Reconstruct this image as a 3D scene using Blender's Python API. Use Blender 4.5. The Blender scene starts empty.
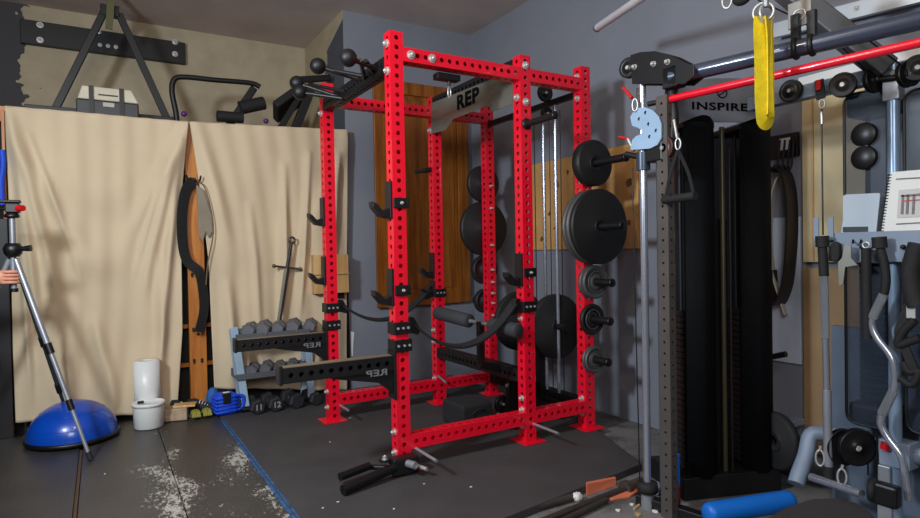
import bpy, bmesh, math, random
from mathutils import Vector, Matrix
random.seed(7)
C = bpy.context.scene.collection
V = Vector
PI = math.pi
# ---------------------------------------------------------------- camera
CAM = V((-1.3796, -2.9557, 1.1909)); YAW, PIT, ROL, FPX = 0.5404, -0.016, -0.0184, 598.85
fw = V((math.sin(YAW)*math.cos(PIT), math.cos(YAW)*math.cos(PIT), math.sin(PIT)))
r0 = V((math.cos(YAW), -math.sin(YAW), 0)); u0 = r0.cross(fw)
rt = math.cos(ROL)*r0 + math.sin(ROL)*u0
up = -math.sin(ROL)*r0 + math.cos(ROL)*u0
cam = bpy.data.objects.new('camera', bpy.data.cameras.new('camera')); C.objects.link(cam)
cam.matrix_world = Matrix(((rt.x, up.x, -fw.x, CAM.x), (rt.y, up.y, -fw.y, CAM.y), (rt.z, up.z, -fw.z, CAM.z), (0, 0, 0, 1)))
cam.data.sensor_width = 36; cam.data.lens = FPX/920*36; cam.data.clip_start = .05
bpy.context.scene.camera = cam
def at(u, v, ax, val):
    """the point of the place seen at photo pixel (u, v) on the plane ax = val"""
    d = fw + rt*((u-460)/FPX) + up*((259-v)/FPX)
    i = 'xyz'.index(ax)
    return CAM + d*((val-CAM[i])/d[i])
# ---------------------------------------------------------------- materials
def srgb(c): return tuple(((x/255+.055)/1.055)**2.4 if x > 10 else x/255/12.92 for x in c)
MATS = {}
def mat(name, col, rough=.5, metal=0, var=.12, scale=6, bump=0, bscale=60, alpha=1, coat=0, spec=.5, sheen=0):
    if name in MATS: return MATS[name]
    m = bpy.data.materials.new(name); m.use_nodes = True; MATS[name] = m
    nt = m.node_tree; b = nt.nodes['Principled BSDF']
    b.inputs['Roughness'].default_value = rough; b.inputs['Metallic'].default_value = metal
    b.inputs['Alpha'].default_value = alpha; b.inputs['Coat Weight'].default_value = coat
    b.inputs['Specular IOR Level'].default_value = spec; b.inputs['Sheen Weight'].default_value = sheen
    c = srgb(col)
    tc = nt.nodes.new('ShaderNodeTexCoord'); n = nt.nodes.new('ShaderNodeTexNoise')
    n.inputs['Scale'].default_value = scale; n.inputs['Detail'].default_value = 5
    nt.links.new(tc.outputs['Object'], n.inputs['Vector'])
    r = nt.nodes.new('ShaderNodeValToRGB')
    r.color_ramp.elements[0].position = .3; r.color_ramp.elements[1].position = .7
    r.color_ramp.elements[0].color = tuple(x*(1-var) for x in c)+(1,)
    r.color_ramp.elements[1].color = tuple(min(1, x*(1+var)) for x in c)+(1,)
    nt.links.new(n.outputs['Fac'], r.inputs['Fac']); nt.links.new(r.outputs['Color'], b.inputs['Base Color'])
    if bump:
        n2 = nt.nodes.new('ShaderNodeTexNoise'); n2.inputs['Scale'].default_value = bscale; n2.inputs['Detail'].default_value = 6
        nt.links.new(tc.outputs['Object'], n2.inputs['Vector'])
        bp = nt.nodes.new('ShaderNodeBump'); bp.inputs['Strength'].default_value = bump; bp.inputs['Distance'].default_value = .01
        nt.links.new(n2.outputs['Fac'], bp.inputs['Height']); nt.links.new(bp.outputs['Normal'], b.inputs['Normal'])
    return m
def node(m, t, **k):
    n = m.node_tree.nodes.new(t)
    for a, b in k.items():
        if a in n.inputs: n.inputs[a].default_value = b
        else: setattr(n, a, b)
    return n
def two_tone(name, ca, cb, build, rough=.6, bump=0, bscale=40):
    """mix of two real surface colours; build(m) gives the 0..1 socket"""
    m = mat(name, ca, rough, var=.1, bump=bump, bscale=bscale)
    nt = m.node_tree; b = nt.nodes['Principled BSDF']
    src = b.inputs['Base Color'].links[0].from_socket
    mx = node(m, 'ShaderNodeMix', data_type='RGBA')
    nt.links.new(src, mx.inputs[6]); mx.inputs[7].default_value = srgb(cb)+(1,)
    nt.links.new(build(m), mx.inputs[0]); nt.links.new(mx.outputs[2], b.inputs['Base Color'])
    return m
def mth(m, op, a, b=None):
    n = node(m, 'ShaderNodeMath', operation=op)
    for i, x in enumerate((a, b)):
        if x is None: continue
        if isinstance(x, (int, float)): n.inputs[i].default_value = x
        else: m.node_tree.links.new(x, n.inputs[i])
    return n.outputs[0]
def geo_xyz(m):
    g = node(m, 'ShaderNodeNewGeometry'); s = node(m, 'ShaderNodeSeparateXYZ')
    m.node_tree.links.new(g.outputs['Position'], s.inputs[0]); return g.outputs['Position'], s.outputs
def noise(m, pos, scale, detail=6, rough=.6):
    n = node(m, 'ShaderNodeTexNoise'); n.inputs['Scale'].default_value = scale
    n.inputs['Detail'].default_value = detail; n.inputs['Roughness'].default_value = rough
    m.node_tree.links.new(pos, n.inputs['Vector']); return n.outputs['Fac']
def wood(name, ca, cb, ax=2, rough=.45, scale=1):
    def b(m):
        tc = node(m, 'ShaderNodeTexCoord'); mp = node(m, 'ShaderNodeMapping')
        s = [14*scale]*3; s[ax] = .9*scale; mp.inputs['Scale'].default_value = s
        m.node_tree.links.new(tc.outputs['Object'], mp.inputs[0])
        f = noise(m, mp.outputs[0], 1.6, 8, .65)
        r = node(m, 'ShaderNodeMapRange'); r.inputs[1].default_value = .38; r.inputs[2].default_value = .62
        m.node_tree.links.new(f, r.inputs[0]); return r.outputs[0]
    return two_tone(name, ca, cb, b, rough, .1, 30)
RED = mat('red_powder_coat', (232, 8, 42), .38, var=.04, coat=.3, bump=.05, bscale=400)
BLK = mat('black_powder_coat', (20, 20, 22), .42, var=.1, bump=.05, bscale=300)
BLK2 = mat('satin_black_steel', (15, 15, 17), .5, var=.1)
RUB = mat('black_rubber', (22, 22, 23), .75, var=.2, bump=.15, bscale=200)
PLASTIC = mat('black_plastic', (15, 15, 16), .4)
FOAM = mat('dark_grey_foam', (48, 49, 53), .8, var=.08, bump=.1)
IRON = mat('cast_iron', (34, 33, 33), .5, .3, var=.15, bump=.1, bscale=120)
IRONG = mat('grey_worn_iron', (92, 92, 92), .5, .5, var=.2, bump=.1)
CHROME = mat('chrome', (184, 190, 204), .24, .75, var=.03)
ZINC = mat('zinc_bolt', (200, 200, 196), .35, .55, var=.05)
STEEL = mat('brushed_steel', (160, 164, 172), .38, .55, var=.1)
BLUEGREY = mat('blue_grey_paint', (126, 140, 160), .42, var=.07)
PALEBLUE = mat('pale_blue_metal', (150, 178, 206), .4, var=.08)
DKTUBE = mat('slate_tube_paint', (66, 74, 92), .28, .3, var=.05, coat=.5)
HEXM = mat('grey_hex_iron', (100, 101, 104), .45, .35, var=.15, bump=.1)
WHITEP = mat('white_plastic', (222, 222, 218), .35, var=.03)
BLUEB = mat('blue_vinyl', (6, 68, 172), .28, var=.06, coat=.3)
BLUEF = mat('blue_nylon', (14, 72, 205), .6, var=.15, bump=.2)
BLUEC = mat('bright_blue_vinyl', (10, 105, 200), .45, var=.05)
YELLOW = mat('yellow_webbing', (222, 196, 6), .75, var=.14, scale=30, bump=.3, bscale=150)
ORG = wood('orange_pine', (196, 124, 50), (164, 92, 30), 2)
OAK = wood('brown_door_wood', (156, 92, 26), (118, 62, 12), 2, .35)
PINE = wood('pale_pine', (214, 176, 120), (190, 144, 84), 2)
PANEL = mat('cream_board', (205, 186, 146), .6, var=.05)
SKIN = mat('skin', (205, 140, 112), .5, var=.08)
CLOTHES = mat('black_cloth', (24, 24, 28), .9, var=.1)
BELT = mat('black_webbing', (26, 26, 28), .75, var=.2, scale=40, bump=.3, bscale=200)
LEATHER = mat('dark_belt_leather', (40, 34, 30), .5, var=.2, bump=.2)
LBELT = mat('pale_belt_band', (196, 186, 168), .7)
ORANGE = mat('terracotta', (214, 116, 84), .7, var=.12, bump=.2)
BRICK = mat('tan_brick', (172, 148, 122), .8, var=.22, scale=20, bump=.4)
PAPER = mat('paper_white', (226, 226, 224), .6, var=.02)
REDP = mat('red_plastic', (205, 20, 26), .4)
PRINT = mat('grey_print', (120, 116, 116), .7, var=.3, scale=40)
GREYW = mat('logo_grey', (150, 150, 152), .5)
LOGOB = mat('logo_black', (8, 8, 10), .8, spec=.1)
PLATEM = mat('nameplate_metal', (120, 118, 108), .32, .35, var=.06)
BANNER = mat('banner_grey', (128, 131, 140), .5, .0, var=.04)
CANVAS = mat('canvas_drop_cloth', (208, 188, 156), .9, var=.05, scale=2.5, bump=.12, bscale=500, sheen=.2)
SHROUD = mat('dark_mesh_shroud', (13, 14, 17), .75, var=.05, alpha=.8, spec=.15)
SHROUD2 = mat('smoked_plastic_shroud', (52, 62, 76), .25, var=.05, alpha=.42)
KNIFE = mat('old_sword_steel', (92, 86, 80), .4, .7, var=.2)
BAGP = mat('clear_grey_bag', (150, 150, 150), .25, var=.3, alpha=.7, bump=.6, bscale=20)
DRYB = mat('cream_tool_case', (205, 196, 172), .5)
OLIVE = mat('olive_strap', (96, 92, 60), .8)
GLOVE = mat('yellow_green_fabric', (138, 134, 48), .7)
# ---------------------------------------------------------------- mesh builder
ROOT = {}
class M:
    def __init__(s): s.v, s.f, s.s = [], [], []
    def add(s, vs, fs, sm=False):
        o = len(s.v); s.v += [V(x) for x in vs]
        for f in fs: s.f.append([i+o for i in f]); s.s.append(sm)
        return s
    def box(s, a, b, rot=None, org=None):
        """min / max corners; optional rotation matrix about org"""
        x0, y0, z0 = a; x1, y1, z1 = b
        vs = [V(p) for p in ((x0,y0,z0),(x1,y0,z0),(x1,y1,z0),(x0,y1,z0),(x0,y0,z1),(x1,y0,z1),(x1,y1,z1),(x0,y1,z1))]
        if rot is not None:
            o = V(org) if org is not None else (vs[0]+vs[6])/2
            vs = [rot @ (p-o) + o for p in vs]
        return s.add(vs, [(3,2,1,0),(4,5,6,7),(0,1,5,4),(1,2,6,5),(2,3,7,6),(3,0,4,7)])
    def beam(s, p, q, w, h, upv=(0, 0, 1)):
        p, q = V(p), V(q); d = (q-p).normalized(); a = d.cross(V(upv)).normalized(); b = a.cross(d)
        vs = [x + a*i*w/2 + b*j*h/2 for x in (p, q) for i, j in ((-1,-1),(1,-1),(1,1),(-1,1))]
        return s.add(vs, [(3,2,1,0),(4,5,6,7),(0,1,5,4),(1,2,6,5),(2,3,7,6),(3,0,4,7)])
    def cyl(s, p, q, r, n=16, r2=None, caps=True):
        p, q = V(p), V(q); d = (q-p).normalized()
        a = d.orthogonal().normalized(); b = d.cross(a); r2 = r if r2 is None else r2
        vs = [x + (a*math.cos(t)+b*math.sin(t))*rr for x, rr in ((p, r), (q, r2)) for t in [2*PI*k/n for k in range(n)]]
        s.add(vs, [(k, (k+1)%n, n+(k+1)%n, n+k) for k in range(n)], True)
        if caps: s.add(vs, [list(range(n))[::-1], list(range(n, 2*n))])
        return s
    def tube(s, pts, r, n=10, smooth=4, flat=None, caps=True):
        """round (or flat=(w,h) strap) section swept along pts; rs may be a list"""
        P = [V(p) for p in pts]
        rs = list(r) if isinstance(r, (list, tuple)) else [r]*len(P)
        if smooth > 1 and len(P) > 2:
            Q, RS = [], []
            for i in range(len(P)-1):
                p0, p1, p2, p3 = P[max(i-1,0)], P[i], P[i+1], P[min(i+2,len(P)-1)]
                for k in range(smooth):
                    t = k/smooth
                    Q.append(.5*((2*p1)+(p2-p0)*t+(2*p0-5*p1+4*p2-p3)*t*t+(3*p1-p0-3*p2+p3)*t**3)); RS.append(rs[i]*(1-t)+rs[i+1]*t)
            Q.append(P[-1]); RS.append(rs[-1]); P, rs = Q, RS
        T = [(P[min(i+1,len(P)-1)]-P[max(i-1,0)]).normalized() for i in range(len(P))]
        if flat: a = (V(flat[2]) - T[0]*T[0].dot(V(flat[2]))).normalized()
        else: a = T[0].orthogonal().normalized()
        vs = []; m = 4 if flat else n
        for i, p in enumerate(P):
            a = (a - T[i]*a.dot(T[i])).normalized(); b = T[i].cross(a)
            if flat:
                for x, y in ((-1,-1),(1,-1),(1,1),(-1,1)): vs.append(p + a*x*flat[0]/2 + b*y*flat[1]/2)
            else:
                for k in range(n): vs.append(p + (a*math.cos(2*PI*k/n)+b*math.sin(2*PI*k/n))*rs[i])
        s.add(vs, [(i*m+k, i*m+(k+1)%m, (i+1)*m+(k+1)%m, (i+1)*m+k) for i in range(len(P)-1) for k in range(m)], not flat)
        if caps: s.add(vs, [list(range(m))[::-1], [len(vs)-m+k for k in range(m)]])
        return s
    def lathe(s, prof, c=(0,0,0), ax=(0,0,1), n=32, sm=True):
        c, ax = V(c), V(ax).normalized(); a = ax.orthogonal().normalized(); b = ax.cross(a); k = len(prof)
        vs = [c + ax*z + (a*math.cos(2*PI*i/n)+b*math.sin(2*PI*i/n))*r for i in range(n) for r, z in prof]
        return s.add(vs, [(i*k+j, ((i+1)%n)*k+j, ((i+1)%n)*k+j+1, i*k+j+1) for i in range(n) for j in range(k-1)], sm)
    def ball(s, c, r, n=20, sc=(1,1,1), rot=None):
        m = n//2; vs = []
        for i in range(m+1):
            for j in range(n):
                p = V((math.sin(PI*i/m)*math.cos(2*PI*j/n)*r*sc[0], math.sin(PI*i/m)*math.sin(2*PI*j/n)*r*sc[1], math.cos(PI*i/m)*r*sc[2]))
                vs.append(V(c) + (rot @ p if rot is not None else p))
        return s.add(vs, [(i*n+j, (i+1)*n+j, (i+1)*n+(j+1)%n, i*n+(j+1)%n) for i in range(m) for j in range(n)], True)
    def torus(s, c, ax, R, r, n=28, k=8, sq=1):
        c, ax = V(c), V(ax).normalized(); a = ax.orthogonal().normalized(); b = ax.cross(a)
        if abs(ax.z) < .9: b = (V((0,0,1))-ax*ax.z).normalized(); a = b.cross(ax)
        vs = []
        for i in range(n):
            t = 2*PI*i/n; d = a*math.cos(t)+b*math.sin(t)*sq; dn = (a*math.cos(t)*sq+b*math.sin(t)).normalized()
            for j in range(k): q = 2*PI*j/k; vs.append(c + d*R + (dn*math.cos(q)+ax*math.sin(q))*r)
        return s.add(vs, [(i*k+j, ((i+1)%n)*k+j, ((i+1)%n)*k+(j+1)%k, i*k+(j+1)%k) for i in range(n) for j in range(k)], True)
    def prism(s, poly, th):
        """3D polygon (list of points) thickened by the vector th"""
        P = [V(p) for p in poly]; n = len(P); th = V(th)
        s.add(P + [p+th for p in P], [list(range(n))[::-1], list(range(n, 2*n))])
        return s.add(P + [p+th for p in P], [(i, (i+1)%n, n+(i+1)%n, n+i) for i in range(n)])
    def perf(s, p, q, w=.0762, h=None, sides=(1,1,1,1), pitch=.0508, hr=.0127, ref=(0,1,0), caps=True):
        """square tube from p to q, round holes every `pitch` along its faces"""
        p, q = V(p), V(q); L = (q-p).length; d = (q-p).normalized(); h = h or w
        a = d.cross(V(ref)).normalized(); b = a.cross(d)
        for k, (nrm, lat, off, wid) in enumerate(((a, b, w/2, h), (b, a, h/2, w), (-a, b, w/2, h), (-b, a, h/2, w))):
            n = int(L/pitch) if sides[k] else 0; m0 = (L-n*pitch)/2
            def P(t, y, o=0): return p + d*t + nrm*(off-o) + lat*y
            for e0, e1 in ((0, m0), (L-m0, L)):
                if e1-e0 > 1e-5: s.add([P(e0,-wid/2), P(e1,-wid/2), P(e1,wid/2), P(e0,wid/2)], [(0,1,2,3)])
            vs, fs = [], []
            for c in range(n):
                t0 = m0+(c+.5)*pitch; o = len(vs)
                for i in range(16):
                    an = 2*PI*i/16; cx, cy = math.cos(an), math.sin(an)
                    if i % 4 == 2: rx, ry = math.copysign(pitch/2, cx), math.copysign(wid/2, cy)
                    else:
                        sc = min(pitch/2/abs(cx) if abs(cx) > 1e-6 else 9, wid/2/abs(cy) if abs(cy) > 1e-6 else 9); rx, ry = cx*sc, cy*sc
                    vs += [P(t0+rx, ry), P(t0+cx*hr, cy*hr), P(t0+cx*hr, cy*hr, .0045)]
                for i in range(16):
                    j = (i+1) % 16
                    fs += [(o+i*3, o+j*3, o+j*3+1, o+i*3+1), (o+i*3+1, o+j*3+1, o+j*3+2, o+i*3+2)]
            if vs: s.add(vs, fs)
        if caps:
            for x in (p, q): s.add([x+a*i*w/2+b*j*h/2 for i, j in ((-1,-1),(1,-1),(1,1),(-1,1))], [(0,1,2,3)])
        return s
    def build(s, name, m, parent=None, bevel=0, bseg=2, sub=0, solid=0, weld=False):
        root = ROOT.get(parent.name, parent) if parent is not None else None
        inv = root.matrix_world.inverted() if root is not None else Matrix()
        me = bpy.data.meshes.new(name); me.from_pydata([inv @ x for x in s.v], [], s.f)
        me.polygons.foreach_set('use_smooth', s.s); me.materials.append(m); me.update()
        if weld or bevel or sub:
            bm = bmesh.new(); bm.from_mesh(me); bmesh.ops.remove_doubles(bm, verts=bm.verts, dist=1e-5)
            bmesh.ops.recalc_face_normals(bm, faces=bm.faces); bm.to_mesh(me); bm.free()
        o = bpy.data.objects.new(name, me); C.objects.link(o); o.parent = parent
        if root is not None: ROOT[o.name] = root
        if solid: md = o.modifiers.new('solid', 'SOLIDIFY'); md.thickness = solid
        if bevel:
            md = o.modifiers.new('bevel', 'BEVEL'); md.width = bevel; md.segments = bseg; md.limit_method = 'ANGLE'; md.angle_limit = .7
        if sub: md = o.modifiers.new('sub', 'SUBSURF'); md.levels = md.render_levels = sub
        return o
def tag(o, label, cat, group=None):
    o['label'] = label; o['category'] = cat
    if group: o['group'] = group
    return o
def thing(name, label, cat, loc=(0,0,0), rz=0, group=None):
    o = bpy.data.objects.new(name, None); C.objects.link(o); o.empty_display_size = .1
    o.location = loc; o.rotation_euler = (0, 0, rz); o.matrix_world = Matrix.Translation(loc) @ Matrix.Rotation(rz, 4, 'Z')
    return tag(o, label, cat, group)
def struct(o): o['kind'] = 'structure'; return o
def solo(name, label, cat, mb, m, group=None, loc=None, **k):
    """a thing that is one mesh, its origin at its base"""
    if loc is None:
        xs = [v.x for v in mb.v]; ys = [v.y for v in mb.v]; loc = V(((min(xs)+max(xs))/2, (min(ys)+max(ys))/2, min(v.z for v in mb.v)))
    loc = V(loc); mb.v = [v-loc for v in mb.v]
    o = mb.build(name, m, None, **k); o.location = loc
    return tag(o, label, cat, group)
def dup(root, mw, label, group=None):
    r = root.copy(); C.objects.link(r); r.matrix_world = mw; r['label'] = label
    if group: r['group'] = group
    for ch in list(root.children):
        c = ch.copy(); C.objects.link(c); c.parent = r
        for g in list(ch.children):
            d = g.copy(); C.objects.link(d); d.parent = c
    return r
def text(name, body, m, parent, origin, xdir, ydir, size, depth=.002, bold=0.0, space=1.0, xs=1.0):
    cu = bpy.data.curves.new(name, 'FONT'); cu.body = body; cu.size = size; cu.extrude = depth/2; cu.offset = bold
    cu.space_character = space; cu.align_x = 'CENTER'; cu.align_y = 'CENTER'
    t = bpy.data.objects.new(name, cu); C.objects.link(t)
    bpy.context.view_layer.update()
    me = bpy.data.meshes.new_from_object(t.evaluated_get(bpy.context.evaluated_depsgraph_get()))
    bpy.data.objects.remove(t); X = V(xdir).normalized(); Y = V(ydir).normalized(); Z = X.cross(Y)
    inv = ROOT.get(parent.name, parent).matrix_world.inverted()
    for v in me.vertices: v.co = inv @ (V(origin) + X*v.co.x*xs + Y*v.co.y + Z*v.co.z)
    me.materials.clear(); me.materials.append(m)
    o = bpy.data.objects.new(name, me); C.objects.link(o); o.parent = parent
    return o
def bolt(parent, c, ax, r=.016, mt=None, name='bolt'):
    c, ax = V(c), V(ax).normalized()
    b = M(); b.cyl(c, c+ax*.003, r*1.15, 16); b.cyl(c+ax*.003, c+ax*.016, r*.85, 6); b.ball(c+ax*.016, r*.5, 8)
    return b.build(name, mt or ZINC, parent)
# ---------------------------------------------------------------- the room
FL = -.04; H = 3.3; XR = 1.8; YG = 2.07; YB = 3.2; XC = .485
def conc(m):
    pos, s = geo_xyz(m); f = noise(m, pos, 3, 8, .7)
    r = node(m, 'ShaderNodeMapRange'); r.inputs[1].default_value = .45; r.inputs[2].default_value = .6
    m.node_tree.links.new(f, r.inputs[0]); return r.outputs[0]
FLOORM = two_tone('stained_concrete', (118, 116, 114), (78, 76, 76), conc, .8, .3, 30)
struct(M().box((-3.6, -5.5, FL-.1), (XR+.1, YB+.1, FL)).build('floor', FLOORM))
CEIL = mat('dull_ceiling_board', (196, 182, 176), .9, var=.12, scale=2, bump=.15, bscale=40)
struct(M().box((-3.6, -5.5, H), (XR+.1, YB+.1, H+.1)).build('ceiling', CEIL))
def patch(m):
    pos, s = geo_xyz(m); n = noise(m, pos, 4, 3, .7)
    e = mth(m, 'ADD', s[0], mth(m, 'MULTIPLY', n, .55))
    return mth(m, 'LESS_THAN', e, -1.58)
BACKM = two_tone('beige_wall_with_grey_paint', (176, 162, 136), (70, 68, 70), patch, .85, .25, 25)
struct(M().box((-3.6, YB, FL), (XC, YB+.1, H)).build('wall_back', BACKM))
def patch2(m):
    pos, s = geo_xyz(m); n = noise(m, pos, 5, 3, .7)
    a = mth(m, 'LESS_THAN', mth(m, 'ADD', s[1], mth(m, 'MULTIPLY', n, .5)), 2.78)
    b = mth(m, 'LESS_THAN', mth(m, 'ADD', s[2], mth(m, 'MULTIPLY', s[1], .35)), 3.95)
    return mth(m, 'MULTIPLY', a, b)
RETM = two_tone('beige_return_with_grey_paint', (172, 158, 128), (74, 76, 84), patch2, .85, .25, 25)
struct(M().box((XC, YG, FL), (XC+.1, YB+.1, H)).build('wall_return', RETM))
GREY = mat('blue_grey_wall_paint', (126, 130, 140), .7, var=.06, scale=2, bump=.2, bscale=18)
struct(M().box((XC+.001, YG-.001, FL), (XR, YG+.1, H)).build('wall_alcove', GREY))
struct(M().box((XR, -5.5, FL), (XR+.1, YB, H)).build('wall_right', GREY))
DKW = mat('dark_side_wall', (70, 66, 62), .85)
struct(M().box((-3.7, -5.5, FL), (-3.6, YB, H)).build('wall_left', DKW))
struct(M().box((-3.6, -5.6, FL), (XR, -5.5, H)).build('wall_front', DKW))
# wooden trim against the ceiling near the hatch, and joint strip on right wall
struct(M().box((-.75, 2.0, H-.02), (-.5, 2.12, H)).build('trim_1', ORG, bevel=.003))
# brown cupboard door on the alcove wall
d = M(); x0, x1, z0, z1 = .765, 1.69, .71, 2.70; y = YG-.03
d.box((x0, y, z0), (x1, YG-.001, z1))
DOOR = struct(d.build('door_1', OAK, bevel=.004))
f = M()
f.box((x0-.03, y-.025, z0-.03), (x0+.09, y-.001, z1+.03)); f.box((x1-.09, y-.025, z0-.03), (x1+.03, y-.001, z1+.03))
f.box((x0+.09, y-.025, z0-.03), (x1-.09, y-.001, z0+.08)); f.box((x0+.09, y-.025, z1-.08), (x1-.09, y-.001, z1+.03))
f.build('door_frame', OAK, DOOR, bevel=.006)
M().box((x0+.13, y-.012, z0+.12), (x1-.13, y-.001, z1-.12)).build('door_panel', OAK, DOOR, bevel=.01)
# knotty pine board leaning flat on the right wall, cream board and white strip further on
def onR(u, v, x=XR): return at(u, v, 'x', x)
a, b = onR(533, 165), onR(533, 250); c = onR(640, 160)
def knots(m):
    tc = node(m, 'ShaderNodeTexCoord'); vo = node(m, 'ShaderNodeTexVoronoi'); vo.inputs['Scale'].default_value = 5
    m.node_tree.links.new(tc.outputs['Object'], vo.inputs['Vector'])
    n = noise(m, tc.outputs['Object'], 14, 4); return mth(m, 'LESS_THAN', mth(m, 'ADD', vo.outputs['Distance'], mth(m, 'MULTIPLY', n, .3)), .29)
KNOT = two_tone('knotty_pine', (205, 158, 96), (112, 66, 34), knots, .6, .1)
M2 = M().box((XR-.022, c.y, b.z), (XR-.002, a.y, a.z))
solo('pine_board', 'knotty pale pine board fixed to the right wall behind the weight plates', 'board', M2, KNOT, bevel=.003)
p0, p1, q0 = onR(801, 92, 1.76), onR(846, 92, 1.76), onR(801, 262, 1.76)
b = M().box((1.765, p1.y-.08, q0.z), (1.797, p0.y, p0.z+.03))
cb = thing('cream_board', 'cream painted board with pencil marks on right wall beside the grey cable machine', 'board', (1.78, (p0.y+p1.y)/2, q0.z))
b.build('panel', PANEL, cb, bevel=.002)
mk = M()
for u in (812,): 
    e = onR(u, 100, 1.76); mk.box((1.758, e.y-.004, q0.z+.01), (1.7648, e.y+.004, p0.z))
mk.build('batten', PINE, cb)
# lower tan panel and pale blue-white lower wall board
e0, e1 = onR(806, 262, 1.77), onR(846, 262, 1.77)
solo('tan_wall_panel', 'tan hardboard panel on right wall below the cream board', 'board', M().box((1.775, e1.y-.15, .1), (1.797, e0.y+.02, e0.z-.03)), mat('tan_hardboard', (150, 122, 88), .7, var=.1), bevel=.002)
e0, e1 = onR(770, 240, 1.77), onR(800, 365, 1.77)
solo('pale_wall_board', 'pale blue-white board on right wall behind the hanging belts', 'board', M().box((1.78, e1.y, e1.z), (1.797, e0.y+.05, e0.z+.12)), mat('pale_blue_board', (190, 200, 216), .5, var=.04), bevel=.002)
# ---------------------------------------------------------------- floor mats
MATM = mat('black_rubber_matting', (60, 58, 58), .78, var=.16, scale=4, bump=.25, bscale=120)
pl = [(-.655, -.43), (.05, -.80), (1.10, -.70), (1.32, -.10), (1.42, .16), (1.42, 1.95), (-.655, 1.95)]
pl = [(-.66, -.30), (-.62, -.86), (.02, -.80), (1.13, -.66), (1.36, -.10), (1.46, .2), (1.46, 1.97), (-.66, 1.97)]
solo('gym_floor_mat', 'large black rubber platform mat under the red rack', 'mat', M().prism([(x, y, FL) for x, y in pl], (0, 0, -FL)), MATM, bevel=.004)
def scuff(m):
    pos, s = geo_xyz(m)
    mp = node(m, 'ShaderNodeMapping'); mp.inputs['Scale'].default_value = (1.6, .8, 1); m.node_tree.links.new(pos, mp.inputs[0])
    big = noise(m, mp.outputs[0], 2.6, 3, .5); fine = noise(m, mp.outputs[0], 30, 12, .82)
    # worn most along the joint of the two mats and beside the tape
    j = mth(m, 'ABSOLUTE', mth(m, 'ADD', s[0], 1.07)); t = mth(m, 'ABSOLUTE', mth(m, 'ADD', s[0], .70))
    w = mth(m, 'MINIMUM', j, mth(m, 'ADD', t, .02)); w = mth(m, 'MULTIPLY', w, .40)
    far = mth(m, 'MULTIPLY', mth(m, 'MAXIMUM', mth(m, 'SUBTRACT', s[1], .75), 0), .12)
    e = mth(m, 'SUBTRACT', mth(m, 'ADD', mth(m, 'MULTIPLY', fine, .62), mth(m, 'MULTIPLY', big, .42)), mth(m, 'ADD', w, far))
    return mth(m, 'GREATER_THAN', e, .536)
SCUFF = two_tone('worn_matting', (60, 58, 56), (172, 169, 158), scuff, .38, .2, 80)
MATM2 = mat('left_matting', (56, 54, 52), .42, var=.2, scale=3, bump=.2, bscale=60)
solo('worn_floor_mat', 'worn grey rubber mat strip with white paint scuffs, beside the blue tape', 'mat', M().box((-1.066, -3.6, FL), (-.668, 1.97, -.003)), SCUFF, bevel=.003)
solo('worn_floor_mat', 'worn grey rubber mat strip with white paint scuffs, between tripod foot and bucket', 'mat', M().box((-1.50, -3.6, FL), (-1.07, 1.97, -.003)), SCUFF, bevel=.003)
solo('plain_floor_mat', 'dark rubber mat at far left under the blue balance dome', 'mat', M().box((-2.6, -3.6, FL), (-1.52, 1.97, -.004)), MATM2, bevel=.004)
TAPE = mat('blue_tape', (40, 84, 130), .6, var=.6, scale=25)
t = M(); t.box((-.672, -.9, -.0025), (-.657, 1.6, .0015)); t.box((-.650, -.9, .0002), (-.640, 1.6, .0018))
solo('floor_tape', 'strip of worn blue tape along the edge of the rack mat', 'tape', t, TAPE)
solo('wood_strip', 'thin brown wooden strip in the joint of the left floor mats', 'strip', M().box((-1.517, -3.0, FL), (-1.503, 1.4, -.001)), mat('brown_strip', (74, 52, 34), .6))
# ---------------------------------------------------------------- power rack
W, D1, D2, RH, h = 1.122, .858, 1.346, 2.362, .0381
rack = thing('power_rack', 'red six-post power rack with round holes and black top crossmembers', 'power rack', (.67, .56, 0))
UP = {'A': (0, 0), 'B': (0, W), 'C': (D1, 0), 'D': (D2, 0), 'E': (D1, W), 'F': (D2, W)}
for k, (x, y) in UP.items():
    o = M().perf((x, y, .008), (x, y, RH), sides=(1, 1, 1, 1)).build('upright', RED, rack)
    M().box((x-.085 if k in 'AB' else x-.075, y-.085 if k in 'ACD' else y-.075, .0005), (x+.08, y+.085, .009)).build('foot_plate', RED, o, bevel=.002)
ZT, ZB = 2.247, .15
for y in (0, W):
    for x0, x1 in ((0, D1), (D1, D2)):
        for z in (ZT, ZB):
            M().perf((x0+h, y, z), (x1-h, y, z), ref=(0, 0, 1), caps=False).build('crossmember', RED, rack)
# black crossmembers across the width
M().perf((0, h, 2.205), (0, W-h, 2.205), .0762, .0762, ref=(0, 0, 1), caps=False).build('crossmember', BLK, rack)['label'] = 'black front crossmember'
M().perf((D1, h, 2.315), (D1, W-h, 2.315), ref=(0, 0, 1), caps=False).build('crossmember', BLK, rack)['label'] = 'black middle crossmember'
M().beam((D2, h, 2.20), (D2, W-h, 2.20), .03, .04).build('crossmember', BLK, rack)
M().perf((D2, h, .15), (D2, W-h, .15), ref=(0, 0, 1), caps=False).build('crossmember', BLK, rack)
M().perf((D1, h, .40), (D1, W-h, .40), ref=(0, 0, 1), caps=False).build('crossmember', BLK, rack)['label'] = 'low black crossmember'
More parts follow.
